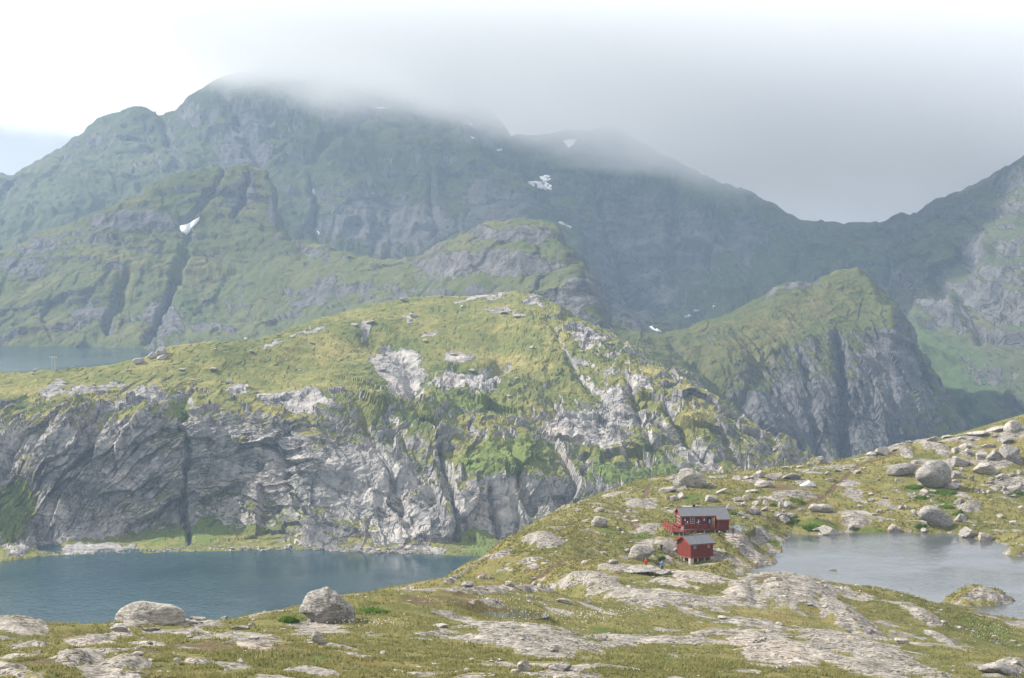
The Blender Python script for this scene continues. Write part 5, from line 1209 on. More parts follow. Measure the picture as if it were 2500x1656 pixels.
# ---- small shed
SF = Frame(1686.2, 1362.5, 329.0, math.radians(25))
shed = SF.root('shed', 'small red boarded shed on posts in front of the long hut', 'shed')
W2, D2, H2, S2 = 4.5, 4.6, 2.5, math.tan(math.radians(23))
r2 = H2 + S2 * D2 / 2
M_RED2 = paint('red_boards_wide', (0.15, 0.023, 0.012), .16)
prism('wall', shed, [(0, 0), (D2, 0), (D2, H2), (D2/2, r2), (0, H2)], 0, 0, W2, M_RED2)
o2 = .42
rf2 = roof('roof', shed, -o2, W2 + o2, -o2, D2/2, H2 - S2*o2 + .03, r2 + .03, M_ROOF)
roof('roof', shed, -o2, W2 + o2, D2 + o2, D2/2, H2 - S2*o2 + .031, r2 + .031, M_ROOF)
for k in range(4): beam('seam', rf2, (.5 + k * 1.1, -o2, H2 - S2*o2 + .03 + t_ * 1.1), (.5 + k * 1.1, D2/2 - .02, r2 + .02 + t_ * 1.1), .03, M_ROOF)
beam('ridge_cap', rf2, (-o2, D2/2, r2 + .13), (W2 + o2, D2/2, r2 + .13), .16, M_ROOF, .05)
for u in (-o2 - .03, W2 + o2 + .03):
    beam('barge_board', shed, (u, -o2 - .02, H2 - S2*o2 - .02), (u, D2/2, r2 + .05), .05, M_REDTRIM, .22)
    beam('barge_board', shed, (u, D2 + o2 + .02, H2 - S2*o2 - .02), (u, D2/2, r2 + .05), .05, M_REDTRIM, .22)
box('fascia', shed, (-o2, -o2 - .05, H2 - S2*o2 - .15), (W2 + o2, -o2 - .003, H2 - S2*o2 + .02), M_REDTRIM)
prism('gable_panel', shed, [(-.02, H2 - .02), (D2 + .02, H2 - .02), (D2/2, r2 - .02)], 0, -.04, -.004, M_REDTRIM)
for u, v in ((-.05, -.05), (W2 - .05, -.05), (-.05, D2 - .05)): box('corner_board', shed, (u, v, 0), (u + .1, v + .1, H2 - .05), M_REDTRIM)
for u in (.85, 3.65): window(shed, 'u', (u, 1.86), .4, .42, 2, 2, 0.0)
pile(shed, SF, .3, .35, -.01, .7, M_CONC, 'concrete_pillar')
pile(shed, SF, W2 - .1, .3, -.01, .75, M_CONC, 'concrete_pillar')
for u, v in ((.08, D2 - .15), (.08, D2 * .5), (1.5, .1), (2.9, .1), (2.2, D2 - .2), (4.2, D2 - .2)): pile(shed, SF, u, v, -.01, .16)
beam('brace', shed, (.05, D2 - .6, -.05), (.05, D2 * .5 + .3, -1.5), .1, M_POST)
beam('brace', shed, (.05, D2 * .5, -.3), (.05, D2 - 1.9, -1.1), .1, M_POST)
beam('floor_beam', shed, (.02, .1, -.1), (.02, D2 - .1, -.1), .16, M_REDWOOD)
beam('floor_beam', shed, (.1, .06, -.1), (W2 - .1, .06, -.1), .16, M_REDWOOD)
for s in (0, .75):                                     # outside stair on the right
    beam('stair_stringer', shed, (W2 + .1, 1.2 + s, -.1), (W2 + 1.5, 1.2 + s, -.95), .06, M_REDTRIM, .2)
    beam('stair_rail', shed, (W2 + .2, 1.2 + s, .55), (W2 + 1.5, 1.2 + s, -.2), .06, M_REDTRIM)
    beam('stair_post', shed, (W2 + 1.35, 1.2 + s, -1.1), (W2 + 1.35, 1.2 + s, -.15), .07, M_REDTRIM)
for i in range(4): box('step', shed, (W2 + .2 + .32 * i, 1.2, -.22 - .2 * i), (W2 + .5 + .32 * i, 1.95, -.17 - .2 * i), M_REDWOOD)

# ---- sign post, tent, pylon
def stand(name, px, py, label, cat, turn=0.0, up=0.0):
    b = ground_at(px, py)
    e = bpy.data.objects.new(name, None); COL.objects.link(e); e.location = (b[0], b[1], b[2] + up); e.rotation_euler = (0, 0, turn)
    e['label'] = label; e['category'] = cat
    return e
sp = stand('signpost', 1572, 1325, 'thin wooden signpost with a short crossboard left of the huts', 'signpost')
beam('post', sp, (0, 0, -.3), (.08, 0, 1.75), .09, M_POST)
box('crossboard', sp, (-.3, -.03, 1.75), (.42, .03, 1.9), M_POST)
beam('prop', sp, (-.55, .1, -.2), (0, 0, .55), .08, M_POST)

tent = stand('tent', 1974, 1187, 'small pale grey tent pitched on grass behind the huts', 'tent', math.radians(12))
M_TENT = plain('tent_cloth', (0.62, 0.64, 0.68), .6, .06, 3.0)
bm = bmesh.new()
nu, prof = 14, []
rowsv = []
for i in range(nu + 1):
    s = i / nu; x = -1.75 + 3.5 * s
    hgt = (0.22 + 0.98 * min(1, s / .62)) if s < .62 else (1.2 - 1.0 * ((s - .62) / .38))
    hgt *= 1 - .05 * math.sin(s * 9)
    hw = .35 + .55 * math.sin(math.pi * min(1, .12 + .76 * s)) ** .8
    rowsv.append([bm.verts.new((x, hw * math.cos(a), max(0, hgt * (math.sin(a) ** .8)) )) for a in [math.pi * j / 10 for j in range(11)]])
for r0, r1 in zip(rowsv[:-1], rowsv[1:]):
    for j in range(10): bm.faces.new([r0[j], r0[j+1], r1[j+1], r1[j]])
bm.faces.new(rowsv[0]); bm.faces.new(rowsv[-1][::-1])
bmesh.ops.recalc_face_normals(bm, faces=bm.faces)
me = bpy.data.meshes.new('flysheet'); bm.to_mesh(me); bm.free()
link('flysheet', me, M_TENT, tent)
M_TENT2 = plain('tent_seam', (0.42, 0.44, 0.48), .6, .06, 3.0)
def tube(name, par, pts, r, mat):
    bm = bmesh.new(); prev = None
    for i, p in enumerate(pts):
        p = Vector(p); d = (Vector(pts[min(i + 1, len(pts) - 1)]) - Vector(pts[max(i - 1, 0)])).normalized()
        a = d.orthogonal().normalized(); b = d.cross(a)
        ring = [bm.verts.new(p + r * (math.cos(q) * a + math.sin(q) * b)) for q in (0, 2.1, 4.2)]
        if prev:
            for k in range(3): bm.faces.new([prev[k], prev[(k + 1) % 3], ring[(k + 1) % 3], ring[k]])
        prev = ring
    me = bpy.data.meshes.new(name); bm.to_mesh(me); bm.free()
    return link(name, me, mat, par)
tube('pole_seam', tent, [(.42, .92 * math.cos(a), 1.23 * math.sin(a) ** .8 if 0 < a < math.pi else 0) for a in np.linspace(0, math.pi, 13)], .03, M_TENT2)
tube('guy_line', tent, [(1.7, 0, .25), (2.5, 0, 0)], .012, M_TENT2)
tube('guy_line', tent, [(-1.7, 0, .25), (-2.5, 0, 0)], .012, M_TENT2)

pb = MID.at(130, 905)
py = bpy.data.objects.new('power_pylon', None); COL.objects.link(py); py.location = (pb[0], pb[1], pb[2]); py['label'] = 'pale two-legged power pylon on the hill edge by the far lake'; py['category'] = 'pylon'
M_PALE = plain('pale_timber', (0.6, 0.58, 0.55), .8, .1)
for s in (-1, 1): beam('leg', py, (s * .8, 0, -1.2), (s * .8, 0, 8.2), .32, M_PALE)
beam('crossarm', py, (-2.1, 0, 7.8), (2.1, 0, 7.8), .3, M_PALE)
for s in (-1.8, 0, 1.8): beam('insulator', py, (s, 0, 7.1), (s, 0, 7.65), .16, M_PALE)
# ------------------------------------------------------------------ people
M_SKIN = plain('skin', (0.50, 0.32, 0.24), .6, .06)
def cloth(name, c): return plain(name, c, .85, .12, 12.0)

def person(loc, yaw, label, pose, top, legs, hair, hat=None, pack=None, scale=1.0, shoes=(0.05, 0.045, 0.04)):
    """one continuous skinned figure; clothing regions are face materials, hair, hat and pack are children"""
    J = {'pel': (0, 0, .95), 'spine': (0, -.01, 1.14), 'chest': (0, -.01, 1.34), 'neck': (0, .0, 1.50), 'head0': (0, .015, 1.585), 'head1': (0, .02, 1.69),
         'hipL': (-.10, 0, .90), 'hipR': (.10, 0, .90), 'kneL': (-.11, .02, .50), 'kneR': (.11, .02, .50), 'ankL': (-.11, 0, .09), 'ankR': (.11, 0, .09), 'toeL': (-.12, .17, .035), 'toeR': (.12, .17, .035),
         'shL': (-.19, 0, 1.43), 'shR': (.19, 0, 1.43), 'elL': (-.25, -.02, 1.16), 'elR': (.25, -.02, 1.16), 'wrL': (-.24, .07, .93), 'wrR': (.24, .07, .93)}
    J.update(pose)
    R = {'pel': (.15, .115), 'spine': (.135, .10), 'chest': (.165, .115), 'neck': (.058, .058), 'head0': (.075, .085), 'head1': (.078, .092), 'hipL': (.088, .09), 'hipR': (.088, .09), 'kneL': (.06, .06), 'kneR': (.06, .06), 'ankL': (.042, .048), 'ankR': (.042, .048), 'toeL': (.042, .03), 'toeR': (.042, .03), 'shL': (.072, .07), 'shR': (.072, .07), 'elL': (.05, .05), 'elR': (.05, .05), 'wrL': (.033, .033), 'wrR': (.033, .033)}
    E = [('pel', 'spine'), ('spine', 'chest'), ('chest', 'neck'), ('neck', 'head0'), ('head0', 'head1'), ('pel', 'hipL'), ('pel', 'hipR'), ('hipL', 'kneL'), ('hipR', 'kneR'), ('kneL', 'ankL'), ('kneR', 'ankR'), ('ankL', 'toeL'), ('ankR', 'toeR'), ('chest', 'shL'), ('chest', 'shR'), ('shL', 'elL'), ('shR', 'elR'), ('elL', 'wrL'), ('elR', 'wrR')]
    J = {k: Vector(v) for k, v in J.items()}
    for s in 'LR':                                     # palms with four unequal curled fingers and a side thumb
        w, e_ = J['wr' + s], J['el' + s]; d = (w - e_).normalized(); side = Vector((1 if s == 'L' else -1, 0, 0))
        acr = d.cross(side).normalized()
        J['pm' + s] = w + d * .07; R['pm' + s] = (.036, .022); E.append(('wr' + s, 'pm' + s))
        for i, ln in enumerate((.062, .072, .068, .052)):
            b = J['pm' + s] + d * .03 + acr * (.026 - .017 * i)
            J[f'f{i}{s}'] = b; J[f'g{i}{s}'] = b + d * ln * .55 + side * .008; J[f'h{i}{s}'] = b + d * ln + side * .03
            for q in 'fgh': R[f'{q}{i}{s}'] = (.009, .009)
            E += [('pm' + s, f'f{i}{s}'), (f'f{i}{s}', f'g{i}{s}'), (f'g{i}{s}', f'h{i}{s}')]
        tb = w + d * .035 + acr * .036
        J['t0' + s] = tb; J['t1' + s] = tb + d * .05 + acr * .018 + side * .012; R['t0' + s] = R['t1' + s] = (.010, .010)
        E += [('wr' + s, 't0' + s), ('t0' + s, 't1' + s)]
    names = list(J); idx = {k: i for i, k in enumerate(names)}
    me = bpy.data.meshes.new('body')
    me.from_pydata([J[k] for k in names], [(idx[a], idx[b]) for a, b in E], []); me.update()
    ob = bpy.data.objects.new('tmp_body', me); COL.objects.link(ob)
    md = ob.modifiers.new('s', 'SKIN'); md.use_smooth_shade = True
    sv = me.skin_vertices[0].data
    for k in names: sv[idx[k]].radius = R[k]; sv[idx[k]].use_root = (k == 'pel')
    ss = ob.modifiers.new('u', 'SUBSURF'); ss.levels = 1; ss.render_levels = 1
    dg = bpy.context.evaluated_depsgraph_get()
    m2 = bpy.data.meshes.new_from_object(ob.evaluated_get(dg)); m2.name = 'person'
    bpy.data.objects.remove(ob)
    mats = [M_SKIN, top, legs, cloth('shoe', shoes)]
    m2.materials.clear()
    for m in mats: m2.materials.append(m)
    segs = [(a, b, 2 if a[:3] in ('hip', 'kne') or (a == 'pel' and b[:3] == 'hip') else 3 if a[:3] == 'ank' else 1 if a in ('spine', 'chest', 'shL', 'shR', 'elL', 'elR') or (a, b) == ('pel', 'spine') else 0) for a, b in E]
    segs = [(J[a], J[b], c) for a, b, c in segs]
    for f in m2.polygons:
        c = f.center; best, bi = 1e9, 0
        for a, b, mi in segs:
            e_ = b - a; tt = max(0, min(1, (c - a).dot(e_) / max(e_.length_squared, 1e-9)))
            dd = (a + e_ * tt - c).length
            if dd < best: best, bi = dd, mi
        if bi == 1 and (c - J['neck']).length < .075: bi = 0
        f.material_index = bi; f.use_smooth = True
    o = link('person', m2, None, label=label, cat='person', group='hikers around the huts')
    o.location = loc; o.rotation_euler = (0, 0, yaw); o.scale = (scale,) * 3
    hc = (J['head0'] + J['head1']) / 2
    V, F = ico(2)
    def cap(name, mat, r, zmin, lift):
        P = V * r; keep = [i for i in range(len(F)) if (V[F[i]][:, 2] > zmin).all()]
        return link(name, raw_mesh(name, P + np.array(hc) + [0, -.01, lift], F[keep], True), mat, o)
    cap('hair', cloth('hair', hair), (.092, .104, .115), -.25, .03)
    if hat: cap('hat', cloth('hat', hat), (.10, .112, .12), .05, .045)
    fm = cloth('features', (0.12, 0.06, 0.05))
    for sx in (-.03, .03):
        link('eye', raw_mesh('eye', V * .011 + np.array(hc) + [sx, .088, .0], F, True), fm, o)
        link('ear', raw_mesh('ear', V * (.014, .022, .032) + np.array(hc) + [sx * 2.7, 0, -.01], F, True), M_SKIN, o)
    link('nose', raw_mesh('nose', V * (.014, .02, .024) + np.array(hc) + [0, .098, -.02], F, True), M_SKIN, o)
    link('mouth', raw_mesh('mouth', V * (.026, .01, .007) + np.array(hc) + [0, .086, -.058], F, True), fm, o)
    if pack:
        ch = (J['chest'] + J['spine']) / 2
        bk = bxm((-.16, -.40, -.24), (.16, -.13, .30), .06); bk.transform(Matrix.Translation(ch))
        link('backpack', bk, cloth('pack', pack), o)
    return o

def on_hut(u, v, z, F=HF):
    return F.o + Vector((math.cos(F.a) * u - math.sin(F.a) * v, math.sin(F.a) * u + math.cos(F.a) * v, z))
def on_ground(px, py):
    b = ground_at(px, py); return Vector(b) - Vector((0, 0, .02))
C_RED = cloth('red_jacket', (0.33, 0.05, 0.06)); C_DK = cloth('dark_cloth', (0.03, 0.033, 0.04)); C_LB = cloth('light_blue_shirt', (0.36, 0.45, 0.56)); C_NV = cloth('navy_cloth', (0.05, 0.08, 0.14))
C_BLK = cloth('black_jacket', (0.018, 0.019, 0.021)); C_ORG = cloth('orange_jacket', (0.6, 0.085, 0.02)); C_CY = cloth('cyan_jacket', (0.08, 0.28, 0.48)); C_GREY = cloth('grey_trousers', (0.11, 0.115, 0.12)); C_BLUE = cloth('blue_jacket', (0.05, 0.22, 0.45))
step_pose = {'kneL': (-.11, .16, .56), 'ankL': (-.11, .06, .20), 'toeL': (-.12, .22, .16), 'wrL': (-.22, .16, 1.0), 'wrR': (.26, -.06, .92)}
person(on_hut(.75, FD - .25, DZ - .2), math.radians(-60), 'person in red jacket and pale cap on the steps of long hut', step_pose, C_RED, C_DK, (0.1, .07, .05), (0.72, 0.72, 0.70), (0.05, .06, .09))
person(on_hut(3.0, -.75, DZ), math.radians(75), 'person in light blue top with backpack standing on the hut deck', {'elL': (-.27, .12, 1.2), 'wrL': (-.20, .36, 1.22)}, C_LB, C_NV, (0.3, .28, .26), None, (0.06, 0.10, 0.2))
person(on_hut(5.1, -.55, DZ), math.radians(-5), 'person with bright blue backpack stepping through the open hut door', {'kneL': (-.11, .14, .52), 'ankR': (.11, -.14, .10), 'toeR': (.12, .03, .035), 'elR': (.3, .1, 1.2), 'wrR': (.3, .3, 1.15)}, C_NV, C_DK, (0.5, .48, .45), None, (0.06, 0.26, 0.55))
person(on_ground(1792, 1310), math.radians(160), 'person in dark grey clothes standing on rock right of the hut', {'wrL': (-.27, .02, .90)}, cloth('charcoal_jacket', (0.05, 0.055, 0.055)), C_GREY, (0.04, .03, .03))
person(on_ground(1617, 1350), math.radians(-20), 'person in black jacket with red cap standing left of the shed', {'elR': (.30, -.06, 1.18), 'wrR': (.16, .10, 1.05), 'elL': (-.28, -.04, 1.16), 'wrL': (-.14, .12, 1.05)}, C_BLK, C_BLK, (0.5, .45, .4), (0.5, 0.05, 0.05))
person(on_ground(1579, 1392), math.radians(200), 'person in orange jacket half hidden behind rock left of the shed', {}, C_ORG, C_DK, (0.35, .22, .1), None, (0.03, .03, .035))
person(on_ground(1619, 1398), math.radians(185), 'person in bright blue jacket half hidden behind rock below the shed', {}, C_CY, C_DK, (0.3, .1, .05), (0.5, 0.12, 0.08), (0.10, 0.42, 0.68))
sit = {'pel': (0, 0, .28), 'spine': (0, -.04, .46), 'chest': (0, -.05, .66), 'neck': (0, -.02, .82), 'head0': (0, 0, .90), 'head1': (0, .01, 1.0), 'hipL': (-.1, .04, .24), 'hipR': (.1, .04, .24), 'kneL': (-.13, .42, .42), 'kneR': (.13, .46, .36), 'ankL': (-.13, .62, .08), 'ankR': (.14, .76, .08), 'toeL': (-.14, .78, .05), 'toeR': (.15, .92, .05), 'shL': (-.19, -.03, .75), 'shR': (.19, -.03, .75), 'elL': (-.26, .1, .55), 'elR': (.26, .1, .55), 'wrL': (-.16, .3, .5), 'wrR': (.16, .3, .5)}
person(on_ground(1760, 1312) + Vector((0, .3, 0)), math.radians(-140), 'person in dark clothes sitting on the rock under the hut annex', sit, C_BLK, C_DK, (0.55, .5, .42))
tw = box('towel', None, (0, 0, 0), (.5, .04, .62), cloth('pale_towel', (0.6, 0.58, 0.54)), label='pale towel hung over the deck railing of the long hut', cat='towel')
tw.location = on_hut(SD1 - .75, SV0 - .03, DZ + .33); tw.rotation_euler = (0, .25, TH)
# ------------------------------------------------------------------ snow patches, draped on the built mountain surfaces
M_SNOW = plain('old_snow', (0.80, 0.81, 0.83), .7, .05, 0.05)
SURFS = {'A': (MAP, *pix(MAP)), 'B': (MBP, *pix(MBP)), 'C': (CHP, *pix(CHP))}
def snow(key, outline, label, n=14):
    P, PX, PY = SURFS[key]
    m = int(len(P) * .9)
    o = np.array(outline, float); c = o.mean(0)
    # resample the outline and make concentric rings
    seg = np.linalg.norm(np.roll(o, -1, 0) - o, axis=1); s = np.concatenate([[0], np.cumsum(seg)]); oc = np.vstack([o, o[:1]])
    tq = np.linspace(0, s[-1], 40, endpoint=False)
    ring = np.stack([np.interp(tq, s, oc[:, 0]), np.interp(tq, s, oc[:, 1])], -1)
    V, F = [], []
    rings = 5
    for k in range(rings + 1):
        for p in c + (ring - c) * (k / rings):
            d = (PX[:m] - p[0]) ** 2 + (PY[:m] - p[1]) ** 2
            i = np.unravel_index(np.argmin(d), d.shape)
            Y = P[i][1]
            lift = 1.2 + 2.0 * (1 - (k / rings) ** 2)
            w = world(p[0], p[1], Y)
            V.append([w[0] * (1 - lift / Y), w[1] - lift, w[2] + lift * .5])
    V = np.array(V).reshape(rings + 1, 40, 3)
    V[:, :, 1] = (V[:, :, 1] + np.roll(V[:, :, 1], 1, 1) + np.roll(V[:, :, 1], -1, 1)) / 3
    Vb = V[-1].copy(); Vb += [0, 4, -2]
    V = np.vstack([V, Vb[None]])
    idx = np.arange(V.shape[0] * 40).reshape(-1, 40)
    F = np.stack([idx[:-1], np.roll(idx, -1, 1)[:-1], np.roll(idx, -1, 1)[1:], idx[1:]], -1).reshape(-1, 4)
    link('snow_patch', raw_mesh('snow_patch', V.reshape(-1, 3), F, True), M_SNOW, label=label, cat='snow patch', group='summer snow patches on the mountains')
def S(*p): return [(x * K, y * K) for x, y in p]
snow('C', S((413,524),(428,521),(440,516),(462,502),(460,510),(447,524),(432,543),(420,537)), 'kite-shaped snow patch in the gully of the left hill')
snow('A', S((722,438),(727,437),(730,449),(725,453),(722,446)), 'small upright snow patch high in the massif gully')
snow('A', S((733,534),(737,537),(740,541),(736,543)), 'tiny snow speck below the upright patch on the massif')
snow('A', S((868,250),(880,249),(896,251),(880,252)), 'thin snow streak just under the cloud on the massif')
snow('A', S((1078,278),(1092,288),(1086,288)), 'upper of two snow slivers on the right shoulder of massif')
snow('A', S((1083,312),(1097,320),(1090,321)), 'lower of two snow slivers on the right shoulder of massif')
snow('A', S((1148,347),(1162,344),(1160,349),(1152,350)), 'small snow fleck at the right flank of the massif')
snow('B', S((1302,326),(1315,323),(1333,323),(1326,334),(1313,343),(1310,336)), 'Y-shaped snow patch under the cloud on the dark wall')
snow('B', S((1220,420),(1240,420),(1262,422),(1277,430),(1275,441),(1250,437),(1222,431)), 'widest snow patch on the dark mountain wall')
snow('B', S((1247,409),(1262,405),(1272,408),(1268,412),(1276,415),(1262,421),(1252,417)), 'broken snow patch just above the widest one')
snow('B', S((1288,514),(1300,513),(1308,520),(1322,524),(1320,529),(1300,524),(1290,520)), 'row of snow flecks right of the rocky dome')
snow('A', S((1490,745),(1508,741),(1512,748),(1530,769),(1512,764),(1496,754)), 'white snow wedge at the bottom of the valley')
snow('B', S((1580,736),(1592,728),(1598,730),(1590,737)), 'lowest of three small snow patches right of the valley wedge')
snow('B', S((1604,717),(1612,719),(1619,715),(1617,722),(1610,724)), 'middle of three small snow patches right of the valley wedge')
snow('B', S((1646,707),(1652,703),(1655,708),(1649,712)), 'highest of three small snow patches right of the valley wedge')

# ------------------------------------------------------------------ turf blades, cotton grass, reeds, ferns
def leaf_mat(name, a, b, c):
    t = NT(name)
    n = t.noise(t.pos(), 0.5, 4, .6); n2 = t.noise(t.pos(), 5.0, 2, .5)
    col = t.ramp(t.math('MULTIPLY_ADD', n2, .4, t.math('MULTIPLY', n, .6)), [(0.36, a), (0.5, b), (0.64, c)])
    m = t.finish(col, .85, None, .1)
    tr = t.node('ShaderNodeBsdfTranslucent'); t.l.new(col, tr.inputs['Color'])
    mx = t.node('ShaderNodeMixShader'); mx.inputs[0].default_value = .45
    t.l.new(t.bsdf.outputs[0], mx.inputs[1]); t.l.new(tr.outputs[0], mx.inputs[2]); t.l.new(mx.outputs[0], t.out.inputs['Surface'])
    return m
M_BLADE = leaf_mat('grass_blades', (0.155, 0.175, 0.062), (0.245, 0.238, 0.098), (0.36, 0.32, 0.155))
M_FERN = leaf_mat('fern_leaf', (0.075, 0.15, 0.025), (0.13, 0.23, 0.04), (0.2, 0.29, 0.07))
M_REED = leaf_mat('reed', (0.10, 0.11, 0.03), (0.16, 0.16, 0.05), (0.22, 0.20, 0.08))
M_COTTON = plain('cotton', (0.78, 0.77, 0.72), .9, .05)
V1_F = ico(1)
gi = np.nonzero((gY > 100) & (gY < 262))[0]
def samp(n, y0, y1, x0=-40, x1=2540):
    px = rng.uniform(x0, x1, n)
    Y = 1 / np.sqrt(rng.uniform(1 / y1 ** 2, 1 / y0 ** 2, n))
    fi = np.interp(Y, gY, np.arange(len(gY))); fj = np.interp(px, gpx, np.arange(NC))
    i0, j0 = fi.astype(int), np.minimum(fj.astype(int), NC - 2); ti, tj = fi - i0, fj - j0
    bl = lambda A: (A[i0, j0] * (1 - ti) + A[i0 + 1, j0] * ti) * (1 - tj) + (A[i0, j0 + 1] * (1 - ti) + A[i0 + 1, j0 + 1] * ti) * tj
    return (px - CXP) / FPX * Y, Y, bl(GZ), bl(ROCKA), bl(BROWN), bl(LUSH)
smp_ = [samp(130000, 103, 260), samp(75000, 250, 462, 950, 2560)]
X, Y, Z, rk, br, lu = (np.concatenate(q) for q in zip(*smp_))
ok = (rk < .32 + .1 * rng.normal(size=len(X))) & (br < .6) & (Z > .12)
ok &= (fbm(X / 2.6, Y / 3.4, .4, 3, 601) > -.12)
X, Y, Z, lu = X[ok], Y[ok], Z[ok], lu[ok]
n = len(X)
h = rng.uniform(.10, .26, n) * (1 + .9 * sst(240, 330, Y)) * (1 + .5 * lu) * (1 + .8 * np.clip(fbm(X / 2, Y / 2, .2, 2, 611), -.4, .8))
V = np.empty((n, 6, 3)); F = np.arange(n * 6).reshape(-1, 3)
for b in range(2):
    a = rng.uniform(0, 6.28, n); w = rng.uniform(.05, .11, n) * (1 + 1.6 * sst(240, 330, Y)); lean = rng.normal(0, .35, (n, 2)) * h[:, None]
    V[:, b*3] = np.stack([X - w * np.cos(a), Y - w * np.sin(a), Z - .03], -1)
    V[:, b*3+1] = np.stack([X + w * np.cos(a), Y + w * np.sin(a), Z - .03], -1)
    V[:, b*3+2] = np.stack([X + lean[:, 0], Y + lean[:, 1], Z + h], -1)
link('grass', raw_mesh('grass', V.reshape(-1, 3), F), M_BLADE, kind='stuff', label='rough tufted grass over the near slope')

# small loose stones lying in the turf, far too many to count
sX, sY, sZ, srk, sbr, slu = (np.concatenate(q) for q in zip(samp(1300, 104, 260), samp(1900, 250, 462, 950, 2560)))
ok = (sZ > .15) & (fbm(sX / 9, sY / 11, .6, 3, 641) > .02)
st_v, st_f = [], []
for k, (a, b, c) in enumerate(zip(sX[ok], sY[ok], sZ[ok])):
    r_ = (.08 + .22 * rng.random() ** 2.5) * (1.0 if b < 250 else 1.7)
    st_f.append(V1_F[1] + k * len(V1_F[0])); st_v.append(V1_F[0] * [r_, r_ * .8, r_ * .55] * (1 + .22 * rng.normal(size=(len(V1_F[0]), 1))) + [a, b, c + .1 * r_])
link('stones', raw_mesh('stones', np.concatenate(st_v), np.concatenate(st_f)), M_ROCK[0], kind='stuff', label='small loose stones strewn over the turf')

def tufts(name, spots_, n, hh, ww, mat, label):
    vs, k = [], 0
    for (x, y, rx, ry) in spots_:
        c = ground_at(x, y); a = ground_at(x, y + ry); b = ground_at(x, y - ry)
        RX, RY = rx * c[1] / FPX, max(.8, (b[1] - a[1]) / 2)
        m = max(4, int(n * rx * ry / 900.0))
        for _ in range(m):
            r, t_ = math.sqrt(random.random()), random.uniform(0, 6.28)
            X_, Y_ = c[0] + RX * r * math.cos(t_), c[1] + RY * r * math.sin(t_)
            z = ground_z(X_, Y_); q = random.uniform(0, 6.28); h_ = hh * random.uniform(.6, 1.3); lx, ly = random.gauss(0, .15) * h_, random.gauss(0, .15) * h_
            vs += [(X_ - ww * math.cos(q), Y_ - ww * math.sin(q), z - .05), (X_ + ww * math.cos(q), Y_ + ww * math.sin(q), z - .05), (X_ + lx, Y_ + ly, z + h_)]
    link(name, raw_mesh(name, np.array(vs), np.arange(len(vs)).reshape(-1, 3)), mat, kind='stuff', label=label)
tufts('reeds', [(1235, 1500, 110, 12), (1300, 1502, 70, 9), (1150, 1498, 60, 8)], 700, .5, .02, M_REED, 'thin reeds standing in the bog pool')
# cotton grass heads
cv, cf_ = [], []
V1, F1 = ico(1)
for (x, y, rx, ry, m) in [(1400, 1505, 150, 22, 170), (1250, 1470, 120, 12, 40), (905, 1525, 110, 12, 60), (760, 1535, 40, 8, 14), (2410, 1545, 90, 26, 90), (1500, 1500, 110, 14, 60), (1060, 1470, 60, 14, 16)]:
    for _ in range(m):
        gx, gy = x + rx * random.gauss(0, .5), y + ry * random.gauss(0, .5)
        b = ground_at(gx, gy); s = random.uniform(.028, .05)
        cf_.append(F1 + len(cv) * len(V1)); cv.append(V1 * [s, s, s * 1.35] + b + [0, 0, random.uniform(.2, .38)])
link('cotton_grass', raw_mesh('cotton_grass', np.concatenate(cv), np.concatenate(cf_), True), M_COTTON, kind='stuff', label='white cotton grass heads dotted over the bog')

def leafy(name, px, py, wpx, hgt, n, mat, label, cat, grp):
    c = ground_at(px, py); RX = .5 * wpx * c[1] / FPX; RY = RX * .8
    L_ = .13 if c[1] < 250 else .24
    t_ = rng.uniform(0, 6.28, n); r = np.sqrt(rng.uniform(0, 1, n))
    X = RX * r * np.cos(t_) * (1 + .25 * np.sin(3 * t_)); Y = RY * r * np.sin(t_)
    dome = hgt * np.sqrt(np.clip(1 - r * r, 0, 1)) * (.75 + .5 * np.clip(fbm(X * 1.2 + px, Y * 1.2, .3, 3, 77), -.5, .8))
    zg = np.array([ground_z(c[0] + a, c[1] + b) for a, b in zip(X, Y)])
    Z = zg - c[2] + dome * rng.uniform(.45, 1.0, n)
    d = rng.normal(size=(n, 3)); d[:, 2] = np.abs(d[:, 2]) * .5 + .2; d /= np.linalg.norm(d, axis=1, keepdims=True)
    e = rng.normal(size=(n, 3)); e -= (e * d).sum(1, keepdims=True) * d; e /= np.linalg.norm(e, axis=1, keepdims=True)
    P = np.stack([X, Y, Z], -1); s = L_ * rng.uniform(.7, 1.4, (n, 1))
    V = np.stack([P - d * s * .6, P + e * s * .42, P + d * s, P - e * s * .42], 1)
    sv_ = []
    root = bpy.data.objects.new(name, None); COL.objects.link(root); root.location = c; root['label'] = label; root['category'] = cat; root['group'] = grp
    link('foliage', raw_mesh('foliage', V.reshape(-1, 3), np.arange(n * 4).reshape(-1, 4)), mat, root)
    k = 10; st = []
    for i in range(k):
        a = 6.28 * i / k; q = (.75 * RX * math.cos(a) * random.random(), .75 * RY * math.sin(a) * random.random())
        st += [(q[0] * .5 - .02, q[1] * .5, -.1), (q[0] * .5 + .02, q[1] * .5, -.1), (q[0], q[1], hgt * .6)]
    link('stem', raw_mesh('stem', np.array(st), np.arange(len(st)).reshape(-1, 3)), M_REED, root)
    return root
for (x, y, w, h, n, lb) in [(700, 1518, 46, .55, 2600, 'dark green leafy shrub left of the great lichened boulder'), (910, 1496, 70, .5, 3000, 'dark green leafy shrub right of the great lichened boulder')]:
    leafy('shrub', x, y, w, h, n, M_FERN, lb, 'shrub', 'low leafy shrubs by the great boulder')
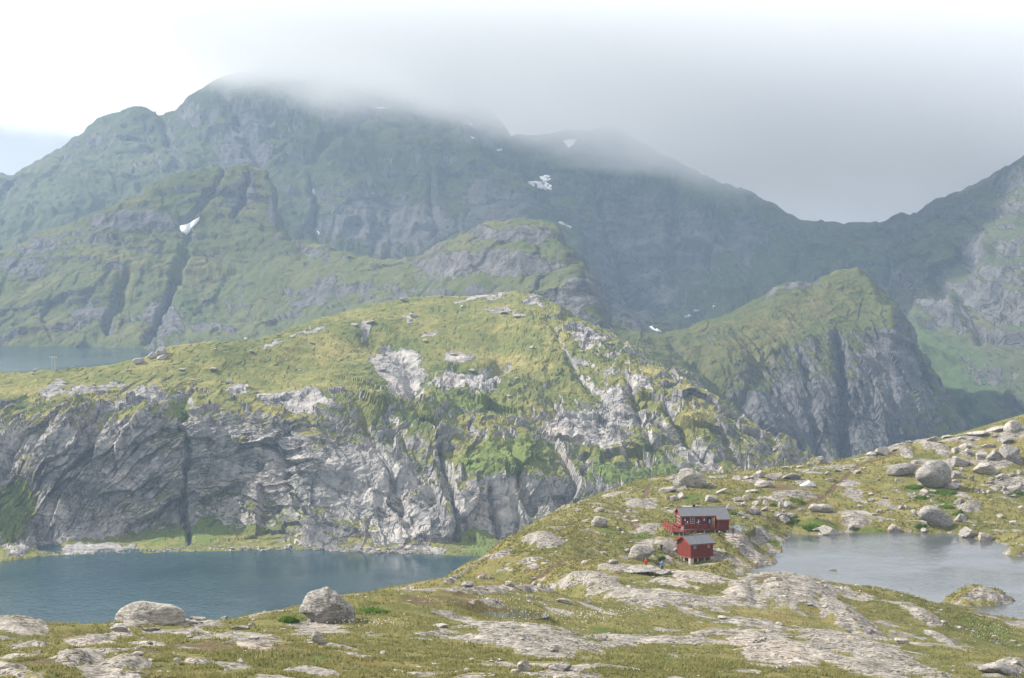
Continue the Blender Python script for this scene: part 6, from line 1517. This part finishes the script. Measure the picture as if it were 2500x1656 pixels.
for (x, y, w, lb) in [(2236, 1192, 40, 'bright fern patch below the wedge boulder with dark overhang'), (2312, 1206, 56, 'bright fern patch below the giant round boulder'), (2316, 1240, 36, 'fern patch behind the long leaning boulder'), (1789, 1256, 26, 'bright fern tuft between the long hut and the block pile'), (1890, 1236, 16, 'small fern tuft inside the block pile'), (1985, 1290, 40, 'fern patch on the left bank of the tarn'), (1940, 1276, 24, 'fern tuft above the rounded stones left of tarn'), (2254, 1218, 30, 'fern patch left of the giant round boulder foot'), (2345, 1256, 24, 'fern strip right of the long leaning boulder'), (2254, 1290, 24, 'fern tuft under the long leaning boulder'), (1950, 1226, 34, 'fern patch beside the path behind the block pile'), (1618, 1368, 14, 'fern tuft beside the cracked block left of shed'), (2493, 1208, 16, 'fern tuft at the right edge under the rubble')]:
    leafy('fern_patch', x, y, w, .75, 420 + 12 * w, M_FERN, lb, 'ferns', 'bright fern patches among the boulders')
# ------------------------------------------------------------------ air: haze box and the cloud cap
def box_mesh(name, lo, hi):
    bm = bmesh.new(); bmesh.ops.create_cube(bm, size=1)
    for v in bm.verts: v.co = Vector([lo[i] + (v.co[i] + .5) * (hi[i] - lo[i]) for i in range(3)])
    me = bpy.data.meshes.new(name); bm.to_mesh(me); bm.free(); return me
def haze_mat(density, color):
    t = NT('haze_air')
    v = t.node('ShaderNodeVolumePrincipled')
    v.inputs['Color'].default_value = (*color, 1); v.inputs['Density'].default_value = density
    v.inputs['Anisotropy'].default_value = 0.1
    t.l.new(v.outputs[0], t.out.inputs['Volume'])
    return t.m
link('haze', box_mesh('haze', (-2600, -120, -106), (2600, 5200, 520)), haze_mat(1.15e-4, (0.52, 0.72, 1.0)), kind='stuff', label='thin blue mountain haze')
def cloud_mat():
    t = NT('cloud_vapour')
    p = t.pos()
    sx = t.node('ShaderNodeSeparateXYZ'); t.l.new(p, sx.inputs[0])
    n = t.noise(t.mapping(p, (1, 0.7, 1.8)), 0.0042, 6, 0.6, 0.5)
    base = t.math('MULTIPLY_ADD', sx.outputs['X'], 0.2, t.math('ADD', sx.outputs['Z'], -220.0))
    base = t.math('ADD', base, t.math('MULTIPLY_ADD', n, 200.0, -100.0))
    base = t.math('ADD', base, t.rng(sx.outputs['Y'], 3400.0, 5100.0, 0.0, 130.0))      # the base sinks behind the ridge
    d = t.math('MULTIPLY', t.rng(base, 0.0, 120.0), 0.0085)
    v = t.node('ShaderNodeVolumePrincipled')
    v.inputs['Color'].default_value = (0.93, 0.938, 0.955, 1); v.inputs['Anisotropy'].default_value = 0.2
    t.l.new(d, v.inputs['Density'])
    t.l.new(v.outputs[0], t.out.inputs['Volume'])
    return t.m
link('cloud', box_mesh('cloud', (-2600, 2180, 40), (2500, 5150, 460)), cloud_mat(), kind='stuff', label='low cloud cap wrapped round the summits')
